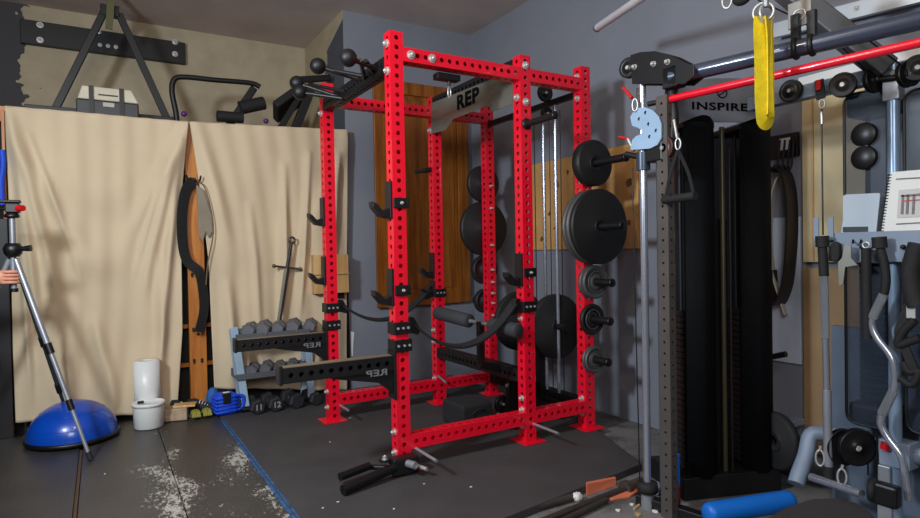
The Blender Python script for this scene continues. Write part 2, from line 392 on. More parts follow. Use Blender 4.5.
# bolts
for (x, y, s) in ((0, 0, -1), (D1, 0, -1), (0, W, -1), (D1, W, -1)):
    for z in (2.30, 2.155) if x == 0 else (2.25, 2.11): bolt(rack, (x-h, y+.0, z), (-1, 0, 0), .02)
for z in (2.31, 2.17): bolt(rack, (h, -.0, z), (1, 0, 0), .017)
for x, z in ((.085, 2.247), (.215, 2.247), (D1, 2.30), (D1, 2.08), ): bolt(rack, (x, -h, z), (0, -1, 0), .021)
for x, y, zs in ((D2-h, 0, (2.30, 2.16, .20)), (-h, 0, (.21, .10)), (-h, W, (.21, .10)), (D1-h, 0, (.27, .2, .1, .76)), (D1-h, W, (.57, .48, .2)), (D2-h, 0, (.10,))):
    for z in zs: bolt(rack, (x, y, z), (-1, 0, 0), .017)
for z in (1.70, 1.52, 1.22, 1.02, .92, .83, .75, .65): M().cyl((D2, W-h, z), (D2, W-h-.035, z), .012, 12, r2=.006).build('bolt', ZINC, rack)
# nameplate
PX = D1-.0
def pn(u, v): 
    q = at(u, v, 'x', PX-h-.004); return V((q.x, min(max(q.y, h), W-h), q.z))
poly = [pn(*p) for p in ((431, 103.5), (495.5, 78), (513, 78), (513.5, 104), (491.5, 112), (488.7, 105.5), (454, 119), (446, 130), (431, 134))]
np_ = M().prism(poly, (-.004, 0, 0)).build('nameplate', PLATEM, rack)
cc = pn(468, 99.5); cc.x = PX-h-.0092
text('logo', 'REP', LOGOB, np_, cc, (0, -1, 0), (0, 0, 1), .135, .002, .006, 1.1, 1.25)
# ball grips and pull-up handles on the front crossmember
def pull(part, y0, z0, y1, z1, x1, r=.013): M().cyl((-.02, y0, z0), (x1, y1, z1), r, 14).build(part, BLK, rack)
for (y0, z0, yb, zb, xb) in ((.14, 2.20, .10, 2.225, -.22), (.44, 2.22, .519, 2.29, -.25), (.80, 2.20, .96, 2.298, -.25), (.72, 2.17, .897, 2.224, -.25)):
    g = M().cyl((-.02, y0, z0), (xb, yb, zb), .014, 14).build('grip_arm', BLK, rack)
    M().ball((xb, yb, zb), .048, 24).build('ball_grip', BLK2, g)
for (a_, b_) in (((-.15, .10, 2.225), (-.03, .34, 2.19)), ((-.17, .46, 2.26), (-.03, .30, 2.20)), ((-.17, .86, 2.27), (-.03, .66, 2.20)), ((-.12, .10, 2.225), (-.03, .20, 2.20))):
    M().cyl(a_, b_, .012, 12).build('grip_brace', BLK, rack)
# storage / band pins at the foot
for x, y in ((.043, -h), (D1-.12+.0, -h)):
    pass
for x in (.04+.03, D1+.02, ):
    z = .11
    M().cyl((x-.0, -h, z), (x, -h-.23, z), .0085, 12).build('band_pin', STEEL, rack)
for x in (.04, ): M().cyl((x, W-h, .11), (x, W-h-.16, .11), .0085, 12).build('band_pin', STEEL, rack)
M().cyl((D1-.03, W-h, .22), (D1-.03, W-h-.12, .19), .0085, 12).build('band_pin', STEEL, rack)
# ---- J cups: hook points to -x
def jcup(x, y, z, label, sc=1.0, wrap=True):
    t = thing('j_cup', label, 'j-cup', (x-h, y, z), 0, 'J-cups on the rack posts')
    k = M(); X = x-h
    k.box((X-.016, y-.034, z-.1*sc), (X-.001, y+.034, z+.1*sc)); k.build('backplate', BLK, t, bevel=.003)
    m_ = M(); m_.prism([(X-.016, y-.03, z-.1*sc), (X-.016, y-.03, z-.045*sc), (X-.055, y-.03, z-.058*sc), (X-.085, y-.03, z-.025*sc), (X-.112, y-.03, z-.01*sc), (X-.11, y-.03, z-.04*sc), (X-.065, y-.03, z-.09*sc)], (0, .06, 0))
    m_.build('hook', BLK, t, bevel=.004)
    if wrap:
        w_ = M(); w_.box((X-.001, y-h-.013, z-.045), (X+.083, y-h-.001, z+.01)); w_.box((X+.078, y-h-.013, z-.045), (X+.09, y+.02, z+.01)); w_.build('bracket', BLK, t, bevel=.003)
        bolt(t, (X+.045, y-h-.013, z-.018), (0, -1, 0), .008)
    return t
jcup(0, 0, 1.463, 'black J-cup on the nearest red post, the upper of its two')
jcup(0, 0, .995, 'black J-cup on the nearest red post, the lower of its two')
jcup(0, W, 1.47, 'black J-cup on the rear left red post, the upper one', wrap=False)
jcup(0, W, 1.06, 'black J-cup on the rear left red post, the lower one', wrap=False)
jcup(D1, 0, 1.06, 'black J-cup on the middle near red post')
jcup(D1, W, 1.07, 'black J-cup on the middle far red post', wrap=False)
jcup(D1, W, .905, 'small black J-cup low on the middle far red post', .5, wrap=False)
t = thing('band_peg', 'short black peg with ribbed grip high on the middle far post', 'peg', (D1-h, W, 1.78))
M().cyl((D1-h, W, 1.81), (D1-h-.06, W, 1.80), .02, 12).build('peg', BLK, t); M().cyl((D1-h-.05, W, 1.80), (D1-h-.14, W, 1.785), .017, 12, r2=.012).build('grip', RUB, t)
# ---- safety straps with post brackets
def strap(y, xa, xb, za, zb, sag, label):
    t = thing('safety_strap', label, 'safety strap', (xa, y, za), 0, 'sagging safety straps')
    for x, z, s in ((xa, za, 1), (xb, zb, -1)):
        b = M(); b.box((x-h-.012, y-h-.014, z-.032), (x+h+.012, y-h-.002, z+.032)); b.box((x-h-.014, y-h-.01, z-.032), (x-h-.002, y+h, z+.032)); b.box((x+h+.002, y-h-.01, z-.032), (x+h+.014, y+h, z+.032))
        b.build('bracket', BLK, t, bevel=.003)
        for q in (-.03, 0, .03): M().cyl((x+q, y-h-.014, z), (x+q, y-h-.02, z), .007, 8).build('bolt', ZINC, t)
        hk = M(); hk.prism([(x+s*(h+.014), y-.02, z+.05), (x+s*(h+.045), y-.02, z+.05), (x+s*(h+.085), y-.02, z-.02), (x+s*(h+.07), y-.02, z-.05), (x+s*(h+.014), y-.02, z-.03)], (0, .05, 0)); hk.build('hook', BLK, t, bevel=.003)
    p = [(xa+h+.05, y, za+.01)]
    L0, L1 = xa+h+.05, xb-h-.05
    for i in range(1, 9): q = i/8; p.append((L0+(L1-L0)*q, y, (za+.01)*(1-q)+(zb+.02)*q - sag*4*q*(1-q)))
    M().tube(p, .01, smooth=3, flat=(.062, .013, (0, 1, .25))).build('strap', BELT, t)
    return t
strap(0, 0, D1, .775, .835, .185, 'black webbing safety strap sagging along the near side of the rack')
strap(W, 0, D1, .80, .86, .16, 'black webbing safety strap sagging along the far side of the rack')
# ---- spotter arms
def spotter(y, z0, z1, label):
    t = thing('spotter_arm', label, 'spotter arm', (-h, y, z0), 0, 'black spotter arms')
    a = M().perf((-.64, y, (z0+z1)/2), (-h-.012, y, (z0+z1)/2), .0762, z1-z0, sides=(1, 1, 1, 1), ref=(0, 1, 0)).build('arm', BLK, t)
    M().box((-.64, y-.03, z1), (-h-.02, y+.03, z1+.004)).build('liner', mat('tan_liner', (112, 98, 80), .6), t)
    M().box((-.655, y-.04, z0-.008), (-.64, y+.04, z1+.014)).build('end_stop', BLK, t, bevel=.003)
    M().box((-h-.014, y-.045, z0-.16), (-h-.001, y+.045, z1+.03)).build('backplate', BLK, t, bevel=.003)
    M().prism([(-h-.014, y-.028, z0), (-.42, y-.028, z0), (-.34, y-.028, z0-.02), (-.14, y-.028, z0-.06), (-h-.014, y-.028, z0-.13)], (0, .006, 0)).build('gusset', BLK, t, bevel=.002)
    b = M(); z = z1+.052; b.box((-h-.014, y-h-.016, z-.032), (h+.014, y-h-.002, z+.032)); b.box((h+.002, y-h-.01, z-.032), (h+.014, y+h, z+.032)); b.box((-h-.014, y-h-.01, z-.032), (-h-.002, y+h, z+.032)); b.build('bracket', BLK, t, bevel=.003)
    for q in (-.03, .005, .035): M().cyl((q, y-h-.016, z), (q, y-h-.022, z), .007, 8).build('bolt', ZINC, t)
    text('logo', 'REP', mat('dim_logo_grey', (112, 112, 114), .6), t, (-.15, y-h-.002, z0-.006), (-1, 0, 0), (0, 0, 1), .047, .003, .001, 1.1, 1.5)
    return t
spotter(0, .555, .629, 'black spotter arm with tan liner bolted to the nearest red post')
spotter(W, .558, .628, 'black spotter arm with tan liner bolted to the rear left post')
# ---------------------------------------------------------------- plates and pegs
def plate(c, ax, R, th, m, label, style='flat', group=None):
    c, ax = V(c), V(ax).normalized()
    t = thing('weight_plate', label, 'weight plate', c, 0, group)
    b = M()
    if style == 'flat': prof = [(.026, 0), (.05, -.0), (.052, .002), (R-.012, .002), (R, .01), (R, th-.01), (R-.012, th-.002), (.052, th-.002), (.05, th), (.026, th), (.026, 0)]
    else: prof = [(.018, 0), (.045, 0), (.05, .008), (R*.78, .008), (R*.84, .0), (R-.006, 0), (R, .006), (R, th-.006), (R-.006, th), (R*.84, th), (R*.78, th-.008), (.05, th-.008), (.045, th), (.018, th), (.018, 0)]
    b.lathe(prof, c, ax, 48); o = b.build('disc', m, t)
    if style == 'flat':
        M().torus(c+ax*(th-.002), ax, .048, .004, 32, 6).build('hub_ring', IRON, t)
    else:
        M().torus(c+ax*(th-.004), ax, R*.62, .004, 32, 6).build('raised_ring', IRONG, t)
    return t
def peg(x, y, z, s, L, label, r=.024):
    t = thing('storage_peg', label, 'storage peg', (x, y+s*h, z), 0, 'plate storage pegs')
    M().cyl((x, y+s*h, z), (x, y+s*L, z), r, 20).build('bar', BLK2, t)
    M().lathe([(0, 0), (r+.014, 0), (r+.014, .008), (0, .008)], (x, y+s*(h+.001), z), (0, s, 0), 20).build('flange', BLK, t)
    M().lathe([(0, 0), (r+.003, 0), (r+.003, .012), (r-.004, .016), (0, .016)], (x, y+s*L, z), (0, s, 0), 20).build('end_cap', PLASTIC, t)
    return t
DP = 'weight plates stored on the near outer post'
stack = [(1.728, .148, .37, [(.075, 'flat', IRON)]), (1.32, .24, .33, [(.032, 'flat', IRONG), (.036, 'flat', IRONG), (.04, 'flat', IRON)]),
         (.965, .108, .24, [(.026, 'r', IRONG), (.034, 'r', IRONG)]), (.722, .10, .22, [(.03, 'r', IRON)]), (.462, .085, .20, [(.02, 'r', IRONG), (.024, 'r', IRONG)])]
names = [['thick small-diameter plate alone on the top peg of the near outer post'],
 ['large round plate nearest the post on the big-plate peg', 'large round plate, middle of three on the big-plate peg', 'large black round plate, outermost of three on the big-plate peg'],
 ['grey ribbed plate against the post just below the big plates', 'grey ribbed plate, outer one just below the big plates'],
 ['black ribbed small plate on the second lowest near peg'],
 ['small grey plate against the post on the lowest near peg', 'small grey plate, outer one on the lowest near peg']]
pl_ = ['topmost', 'second from top', 'middle', 'second lowest', 'lowest']
for k, (z, R, L, ps) in enumerate(stack):
    peg(D2, 0, z, -1, L, 'black storage peg on the near outer red post, %s of five' % pl_[k])
    y = -h-.012
    for (th, st, m_), nm in zip(ps, names[k]):
        plate((D2, y, z), (0, -1, 0), R, th, m_, nm, st, DP); y -= th+.002
FN = ['round plate with pale disc face on the far outer post, highest', 'large black round plate on the far outer post', 'medium black plate on the far outer post, under the large one', 'small black plate on the far outer post, lowest']
for k, (z, R, lab) in enumerate(((1.73, .15, 'highest'), (1.36, .225, 'second from top'), (1.02, .12, 'third from top'), (.76, .10, 'lowest'))):
    peg(D2, W, z, 1, .22, 'black storage peg on the far outer red post, %s of four' % lab)
    plate((D2, W+h+.012, z), (0, 1, 0), R, .05, IRON, FN[k], 'flat' if k < 2 else 'r', 'weight plates stored on the far outer post')
# empty peg on the middle post
peg(D1, 0, 1.945, -1, .30, 'empty black peg high on the middle near post, pointing at the camera', .02)
# ---------------------------------------------------------------- cable column between the two outer posts
cc = thing('lat_pulldown_machine', 'black lat pulldown column with chrome guide rods between the outer rack posts', 'lat pulldown', (D2, .56, 0))
for y in (at(545, 250, 'x', D2).y, at(557, 250, 'x', D2).y): M().cyl((D2, y, .15), (D2, y, 2.21), .0125, 14).build('guide_rod', CHROME, cc)
M().box((D2-.05, .22, .02), (D2+.05, .78, .10)).build('base', BLK, cc, bevel=.004)
M().box((D2-.03, .44, .10), (D2+.03, .50, .50)).build('lower_post', BLK, cc, bevel=.003)
for y in [at(u, 250, 'x', D2-.04).y for u in (536, 551, 562)]: M().cyl((D2-.04, y, .2), (D2-.04, y, 2.12), .0035, 8).build('cable', PLASTIC, cc)
def pulley(parent, c, ax, R=.052, m_=PLASTIC):
    p = M(); p.lathe([(.008, -.011), (.02, -.011), (.022, -.007), (R-.008, -.007), (R, -.011), (R-.005, 0), (R, .011), (R-.008, .007), (.022, .007), (.02, .011), (.008, .011)], c, ax, 32)
    o = p.build('pulley', m_, parent); c, ax = V(c), V(ax).normalized()
    M().cyl(c-ax*.018, c+ax*.018, .009, 12).build('axle', ZINC, o); return o
pulley(cc, at(545, 93, 'x', D2-.05), (0, 1, 0), .06); pulley(cc, (D2-.05, .30, 2.12), (0, 1, 0), .045); pulley(cc, (D2-.08, .47, .17), (0, 1, 0), .06)
M().box((D2-.06, .28, .48), (D2+.05, .70, .54)).build('carriage', BLK, cc, bevel=.004)
M().box((D2-.04, .34, .54), (D2+.03, .64, .80)).build('carriage_back', BLK, cc, bevel=.004)
for s, y in ((-1, .34), (1, .64)): M().cyl((D2, y, .64), (D2, y+s*.16, .64), .024, 16).build('plate_horn', BLK2, cc)
G3 = 'plates loaded on the cable carriage'
plate((D2, .33, .64), (0, -1, 0), .225, .06, RUB, 'large black bumper plate on the near horn of the cable carriage', 'flat', G3)
plate((D2, .70, .64), (0, 1, 0), .225, .05, RUB, 'large black plate on the far horn of the cable carriage', 'flat', G3)
# knee pad rollers with post, low beam mechanism
kp = thing('knee_pad_rollers', 'dark grey foam knee rollers on a black bracket inside the rack', 'knee pad', (1.1, .6, 0))
a, b = at(437, 312.5, 'x', .60), at(470, 321, 'x', .66)
r1 = M(); dd = (b-a).normalized(); r1.lathe([(0, 0), (.04, 0), (.045, .006), (.045, (b-a).length-.006), (.04, (b-a).length), (0, (b-a).length)], a, dd, 28); o = r1.build('foam_roller', FOAM, kp)
M().cyl(b, b+dd*.006, .012, 12).build('end_cap', ZINC, o)
a2, b2 = at(491, 325, 'x', .70), at(519, 331, 'x', .74)
r2 = M(); r2.lathe([(0, 0), (.04, 0), (.045, .006), (.045, (b2-a2).length-.006), (.04, (b2-a2).length), (0, (b2-a2).length)], a2, (b2-a2).normalized(), 28); r2.build('foam_roller', FOAM, kp)
M().cyl(b, a2, .013, 12).build('roller_bar', STEEL, kp)
mid = (b+a2)/2
M().box((mid.x-.02, mid.y-.02, .44), (mid.x+.02, mid.y+.02, mid.z+.01)).build('post', BLK, kp, bevel=.003)
M().beam((D1-.04, mid.y+.02, .42), (mid.x-.02, mid.y, .46), .05, .05).build('arm', BLK, kp, bevel=.003)
lp = thing('low_row_pulley', 'black low row pulley bracket with steel bolts inside the rack foot', 'pulley', (1.02, .42, 0))
M().box((1.0, .36, .0), (1.05, .43, .38)).build('post', BLK, lp, bevel=.003)
M().box((.92, .22, .0), (1.12, .52, .03)).build('base_plate', BLK, lp, bevel=.003)
M().prism([(.93, .37, .03), (1.0, .37, .30), (1.0, .37, .03)], (0, .008, 0)).build('gusset', BLK, lp)
pulley(lp, (.95, .40, .13), (0, 1, 0), .06); pulley(lp, (1.10, .40, .10), (0, 1, 0), .05)
for q in ((1.0, .40, .33), (1.0, .40, .25), (.92, .40, .06)): bolt(lp, q, (-1, 0, 0), .013)
ch = M(); 
for i in range(9): ch.torus((.90-.004*i, .36-.015*i, .03+.002*(i%2)), (1, .4*(i%2), .5), .012, .003, 14, 6)
solo('chain', 'short steel chain lying beside the low pulley', 'chain', ch, ZINC)
bx = at(484, 418, 'z', 0)
blk = thing('foam_block', 'black block with a cut handle on the mat inside the rack', 'block', (.74, .50, 0))
M().box((.62, .38, .001), (.86, .66, .165)).build('block', mat('black_block_foam', (28, 28, 30), .85), blk, bevel=.02, bseg=3)
M().tube([(.69, .377, .10), (.73, .366, .13), (.77, .366, .13), (.80, .377, .10)], .005, 8, 4).build('handle', BELT, blk)
# carabiner on a black trolley hook under the near top beam
t = thing('carabiner_hook', 'steel carabiner on a black hook under the near top beam', 'carabiner', (.33, .0, 2.1))
c0 = at(449, 73, 'y', .05); M().box((c0.x-.09, .02, 2.165), (c0.x+.06, .08, 2.2)).build('bracket', BLK, t, bevel=.003)
M().cyl((c0.x, .05, 2.165), (c0.x, .05, 2.14), .009, 10).build('swivel', BLK, t)
M().torus((c0.x, .05, 2.10), (.6, -1, 0), .017, .0042, 24, 8, 2.0).build('carabiner', ZINC, t)
# ---------------------------------------------------------------- landmine style roller handle at the foot of the nearest post
ra = thing('roller_attachment', 'black twin-tube attachment lying on the mat at the nearest post', 'attachment', (-.05, -.12, 0))
M().cyl((-.395, -.165, .028), (-.06, -.085, .055), .026, 24).build('tube', PLASTIC, ra, bevel=0)
M().cyl(at(340, 477, 'z', .045), at(369, 466, 'z', .05), .021, 24).build('tube', PLASTIC, ra)
M().cyl(at(369, 467, 'z', .035), (-.09, -.06, .045), .014, 20).build('tube', PLASTIC, ra)
b = M(); b.box((-.10, -.115, .012), (.05, -.045, .10)); b.build('clamp', BLK, ra, bevel=.008)
M().cyl((-.13, -.07, .09), (-.13, -.07, .10), .03, 16).build('washer', BLK, ra); bolt(ra, (-.13, -.07, .10), (0, 0, 1), .014)
M().cyl((-.02, -.115, .07), (.0, -.17, .07), .02, 12).build('pin', STEEL, ra)
M().cyl((.03, -.115, .05), (.05, -.2, .05), .010, 12).build('pin', ZINC, ra)
# ---------------------------------------------------------------- loft shelf with drop cloths
YC = 2.0
sh = thing('storage_shelf', 'pine-framed loft shelf hidden by canvas drop cloths', 'shelf', (-.8, 2.5, FL))
M().box((-2.4, 2.06, 2.155), (XC-.02, 3.18, 2.185)).build('shelf_board', PINE, sh)
M().box((-2.4, 2.03, 2.10), (XC-.02, 2.065, 2.20)).build('front_rail', ORG, sh)
zt = 2.19
pc0, pc1 = at(186, 200, 'y', 2.02), at(203, 200, 'y', 2.02)
def post(px, wdt=.1, name='post'):
    o = M().box((px, 2.02, FL), (px+wdt, 2.075, 2.17)).build(name, ORG, sh, bevel=.003); return o
po = post(pc0.x, pc1.x-pc0.x)
post(-1.925, .02); post(.35, .06)
for z in (.60, 1.02, .36): 
    for dx in (.02, .075): M().box((pc0.x+dx, 2.006, z), (pc0.x+dx+.014, 2.021, z+.03)).build('bracket_slot', BLK, po)
for z in (.32, .62, ): M().box((pc0.x-.16, 2.10, z), (pc0.x+.30, 2.14, z+.03)).build('cross_rail', ORG, sh)
M().cyl((pc0.x+.06, 2.019, .18+.4), (pc0.x+.06, 2.01, .18+.4), .012, 10).build('bolt', BLK, sh)
# canvas drop cloths: grid mesh, folds pushed along y
def cloth(name, label, L, Rr, folds, seed, nx=150, nz=110, nt=.004):
    """L, Rr: lists of photo points down the left and right edges"""
    def edge(E, t):
        k = t*(len(E)-1); i = min(int(k), len(E)-2); q = k-i
        a, b = at(*E[i], 'y', YC), at(*E[i+1], 'y', YC); return a*(1-q)+b*q
    rnd = random.Random(seed); ph = [rnd.random()*6.28 for _ in range(8)]
    m_ = M(); vs = []
    for j in range(nz+1):
        t = j/nz; a, b = edge(L, t), edge(Rr, t)
        for i in range(nx+1):
            s = i/nx; p = a*(1-s)+b*s; y = 0
            x, z = s, t
            y += .010*math.sin(9*x+ph[0]+1.5*z)*(.3+z) + .006*math.sin(23*x+ph[1]-3*z+2*math.sin(3*z+ph[2]))*(.2+z)
            y += .004*math.sin(47*x+ph[3]+4*math.sin(2.3*z+ph[4]))
            for (x0, z0, x1, z1, w, amp) in folds:
                dx, dz = x1-x0, z1-z0; l2 = dx*dx+dz*dz; q = max(0, min(1, ((x-x0)*dx+(z-z0)*dz)/l2))
                qx = x0+dx*q; qz = z0+dz*q + .0
                dd = math.hypot(x-qx, (z-qz)*1.4); y -= amp*math.exp(-(dd/w)**2)*math.sin(PI*min(1, .12+q*.95))
            vs.append((p.x, min(p.y+y*1.3-.012, 2.016), p.z))
    fs = [(j*(nx+1)+i, (j+1)*(nx+1)+i, (j+1)*(nx+1)+i+1, j*(nx+1)+i+1) for j in range(nz) for i in range(nx)]
    m_.add(vs, fs, True)
    return solo(name, label, 'drop cloth', m_, CANVAS, 'drop cloths closing the loft shelf', solid=.003)
cloth('drop_cloth', 'wide beige canvas drop cloth left of the pine post, behind the blue dome',
      [(5, 106), (8, 180), (11, 260), (13, 350), (16, 422)], [(188, 122), (182, 190), (181, 260), (182, 330), (177, 412)],
      [(.02, .02, .30, .75, .035, .045), (.02, .05, .18, .9, .03, .04), (.0, .1, .5, .55, .05, .03), (.98, .02, .72, .7, .04, .05), (.98, .05, .60, .5, .05, .035), (.98, .1, .84, .95, .03, .04),
       (.25, .25, .8, .3, .10, .035), (.3, .5, .75, .5, .08, .03), (.45, .7, .62, 1, .04, .04), (.28, .75, .33, 1, .03, .03), (.85, .5, .88, 1, .03, .03), (.05, .35, .1, 1, .02, .03), (.12, .1, .42, .62, .02, .02), (.9, .15, .66, .62, .02, .02)], 3)
cloth('drop_cloth', 'beige canvas drop cloth right of the pine post, behind the dumbbell rack',
      [(189, 122), (200, 190), (208, 260), (211, 330), (214, 388)], [(347, 130), (347, 200), (347, 260), (347, 330), (347, 390)],
      [(.02, .0, .2, .6, .05, .03), (.55, .15, .48, .9, .03, .05), (.72, .1, .60, .8, .025, .045), (.92, .1, .80, .9, .03, .05), (.3, .3, .34, 1, .03, .03), (.12, .6, .16, 1, .04, .04), (.98, .05, .7, .4, .05, .03)], 11)
# dark clutter behind the gap and at the left edge
M().box((-2.55, 2.16, FL), (.42, 2.2, 2.15)).build('back_board', mat('dark_back_board', (34, 32, 32), .9), sh)
# ---------------------------------------------------------------- things hung on the pine post
hook = at(190, 180, 'y', 1.98)
hk = thing('wall_hook', 'black double hook near the top of the pine post', 'hook', (hook.x, 2.0, hook.z))
M().box((hook.x-.03, 1.985, hook.z-.03), (hook.x+.04, 2.015, hook.z+.02)).build('plate', BLK, hk, bevel=.003)
M().tube([(hook.x+.03, 1.985, hook.z), (hook.x+.06, 1.95, hook.z-.01), (hook.x+.07, 1.93, hook.z+.03)], .007, 8).build('prong', BLK, hk)
M().tube([(hook.x-.01, 1.985, hook.z), (hook.x-.02, 1.95, hook.z-.01), (hook.x-.03, 1.93, hook.z+.03)], .007, 8).build('prong', BLK, hk)
def P2(u, v, y=1.95): return at(u, v, 'y', y)
b = M(); b.tube([P2(194, 181), P2(186, 190), P2(182, 215), P2(183, 245), P2(188, 262), P2(199, 272), P2(203, 290), P2(204, 310), P2(199, 332)], .01, smooth=5, flat=(.075, .012, (1, .3, 0)))
solo('lifting_belt', 'long black webbing belt looping down the pine post from its hook', 'belt', b, BELT)
b = M(); b.tube([P2(197, 181, 1.94), P2(205, 188, 1.94), P2(212, 215, 1.94), P2(213, 235, 1.94), P2(208, 262, 1.94), P2(206, 285, 1.94)], .0045, 8)
solo('hanging_cord', 'thin brown cord arcing from the hook on the pine post', 'cord', b, mat('cord_brown', (110, 96, 74), .8))
b = M(); q = [P2(*p, 1.955) for p in ((196, 184), (204, 190), (212, 215), (213, 232), (209, 238), (206, 232), (203, 243), (199, 236), (198, 205))]
b.prism(q, (0, .02, 0)); solo('mesh_bag', 'grey-beige mesh pouch hanging beside the belt on the pine post', 'pouch', b, mat('mesh_cloth', (140, 130, 112), .9, bump=.5), bevel=.008)
# ---------------------------------------------------------------- things on top of the loft shelf and on the back wall
def P3(u, v, y): return at(u, v, 'y', y)
a0, a1, a2, a3 = P3(20, 22, YB-.05), P3(185, 40, YB-.05), P3(185, 60, YB-.05), P3(20, 47, YB-.05)
wm = thing('wall_mount_beam', 'black bolted beam fixed high on the back wall', 'beam', ((a0.x+a1.x)/2, YB-.02, (a2.z+a3.z)/2))
M().box((a0.x, YB-.06, (a3.z+a2.z)/2-.0), (a1.x, YB-.001, (a0.z+a1.z)/2)).build('plank', BLK2, wm, bevel=.004)
for u, v in ((40, 25), (40, 40), (175, 42), (175, 54), (100, 45), (108, 46), (116, 47), (99, 32)):
    q = P3(u, v, YB-.06); bolt(wm, q, (0, -1, 0), .022 if u in (40, 175) else .015)
fr = thing('a_frame_stand', 'black steel A-frame rising from the loft shelf under an olive strap', 'frame', P3(110, 108, 2.5))
tp = P3(109, 14, 2.5)
def dn(a, b, z=2.187):
    return a + (a-b)*((a.z-z)/(b.z-a.z))
M().beam(dn(P3(56, 108, 2.5), P3(104, 12, 2.5)), P3(104, 12, 2.5), .05, .05, (0, 1, 0)).build('leg', BLK2, fr, bevel=.004)
M().beam(dn(P3(163, 110, 2.5), P3(119, 14, 2.5)), P3(119, 14, 2.5), .05, .05, (0, 1, 0)).build('leg', BLK2, fr, bevel=.004)
M().box((tp.x-.06, 2.46, tp.z-.02), (tp.x+.07, 2.54, tp.z+.06)).build('head_bracket', BLK2, fr, bevel=.004)
b = M(); b.tube([(tp.x, 2.43, H-.02), (tp.x+.01, 2.43, tp.z+.05), (tp.x-.005, 2.43, tp.z-.14)], .01, smooth=3, flat=(.05, .014, (1, 0, 0)))
solo('olive_strap', 'olive strap hanging from the ceiling in front of the A-frame', 'strap', b, OLIVE)
b = M(); q0, q1 = P3(24, 103, 2.35), P3(178, 113, 2.35)
b.box((q0.x, 2.37, 2.186), (q1.x, 2.42, q0.z-.0)); o = solo('shelf_plank', 'long black bar lying on the loft shelf under the tool case', 'bar', b, BLK2, bevel=.004)
# tool case
k0, k1 = P3(82, 112, 2.25), P3(138, 112, 2.25); w_ = k1.x-k0.x
tc = thing('tool_case', 'cream and black tool case with two dark straps on the loft shelf', 'case', ((k0.x+k1.x)/2, 2.2, 2.186))
def casepts(u): return P3(*u, 2.25)
z0 = P3(110, 111, 2.11).z; zt_c = P3(110, 88, 2.11).z
k0, k1 = P3(76, 112, 2.11), P3(139, 112, 2.11); w_ = k1.x-k0.x; hh = zt_c-2.187; z0 = 2.187; zm = z0+hh*.58
b = M(); b.prism([(k0.x, 2.11, z0), (k1.x, 2.11, z0), (k1.x, 2.11, zm), (k0.x, 2.11, zm)], (0, .25, 0)); b.build('case_body', mat('dark_case', (50, 50, 52), .5), tc, bevel=.01)
b = M(); b.prism([(k0.x+.01, 2.11, zm+.001), (k1.x, 2.11, zm+.001), (k1.x-.045, 2.11, zt_c), (k0.x+.04, 2.11, zt_c)], (0, .25, 0)); b.build('lid', DRYB, tc, bevel=.008)
for f in (.24, .72): x = k0.x+w_*f; M().box((x-.015, 2.098, z0+.0), (x+.015, 2.109, zt_c+.002)).build('strap', BLK2, tc)
M().box((k0.x+w_*.42, 2.10, zm-.045), (k0.x+w_*.60, 2.109, zm-.015)).build('latch', mat('latch_grey', (170, 168, 160), .4), tc)
M().box((k0.x+w_*.35, 2.10, zm+.035), (k0.x+w_*.66, 2.109, zm+.043)).build('handle', BLK2, tc)
# roller frame with foam pads
ab = thing('foam_roller_frame', 'black bent-tube bench attachment with foam pads on the loft shelf', 'frame', P3(215, 115, 2.3))
M().tube([dn(P3(176, 113, 2.3), P3(175, 100, 2.3)), P3(176, 113, 2.3), P3(172, 92, 2.3), P3(174, 80, 2.3), P3(184, 77, 2.3), P3(215, 80, 2.3), P3(250, 83, 2.3), P3(260, 87, 2.3)], .021, 14, 5).build('bent_tube', BLK2, ab)
M().cyl(P3(217, 116, 2.12), P3(243, 118, 2.12), .044, 20).build('foam_pad', RUB, ab)
M().cyl(P3(240, 108, 2.3), P3(264, 103, 2.3), .055, 20).build('foam_pad', RUB, ab)
M().beam(dn(P3(238, 112, 2.35), P3(254, 88, 2.35)), P3(254, 88, 2.35), .06, .06, (0, 1, 0)).build('arm', BLK2, ab, bevel=.01)
M().ball(P3(184, 114, 2.10), .022, 14).build('knob', mat('purple_plastic', (80, 40, 110), .5), ab)
M().ball(P3(266, 121, 2.10), .022, 14).build('knob', MATS['purple_plastic'], ab)
# folded bench at right end
bn = thing('folded_bench', 'dark folded weight bench at the right end of the loft shelf', 'bench', P3(295, 122, 2.3))
M().beam(P3(275, 113, 2.3), P3(304, 92, 2.3), .30, .07, (0, .3, 1)).build('back_pad', RUB, bn, bevel=.015)
M().beam(dn(P3(298, 122, 2.2), P3(313, 84, 2.2)), P3(313, 84, 2.2), .07, .06, (0, 1, 0)).build('leg', BLK2, bn, bevel=.004)
M().beam(dn(P3(284, 122, 2.25), P3(300, 95, 2.25)), P3(300, 95, 2.25), .05, .05, (0, 1, 0)).build('leg', BLK2, bn, bevel=.004)
M().beam(P3(296, 80, 2.3), P3(330, 78, 2.3), .06, .05).build('seat_frame', BLK2, bn, bevel=.004)
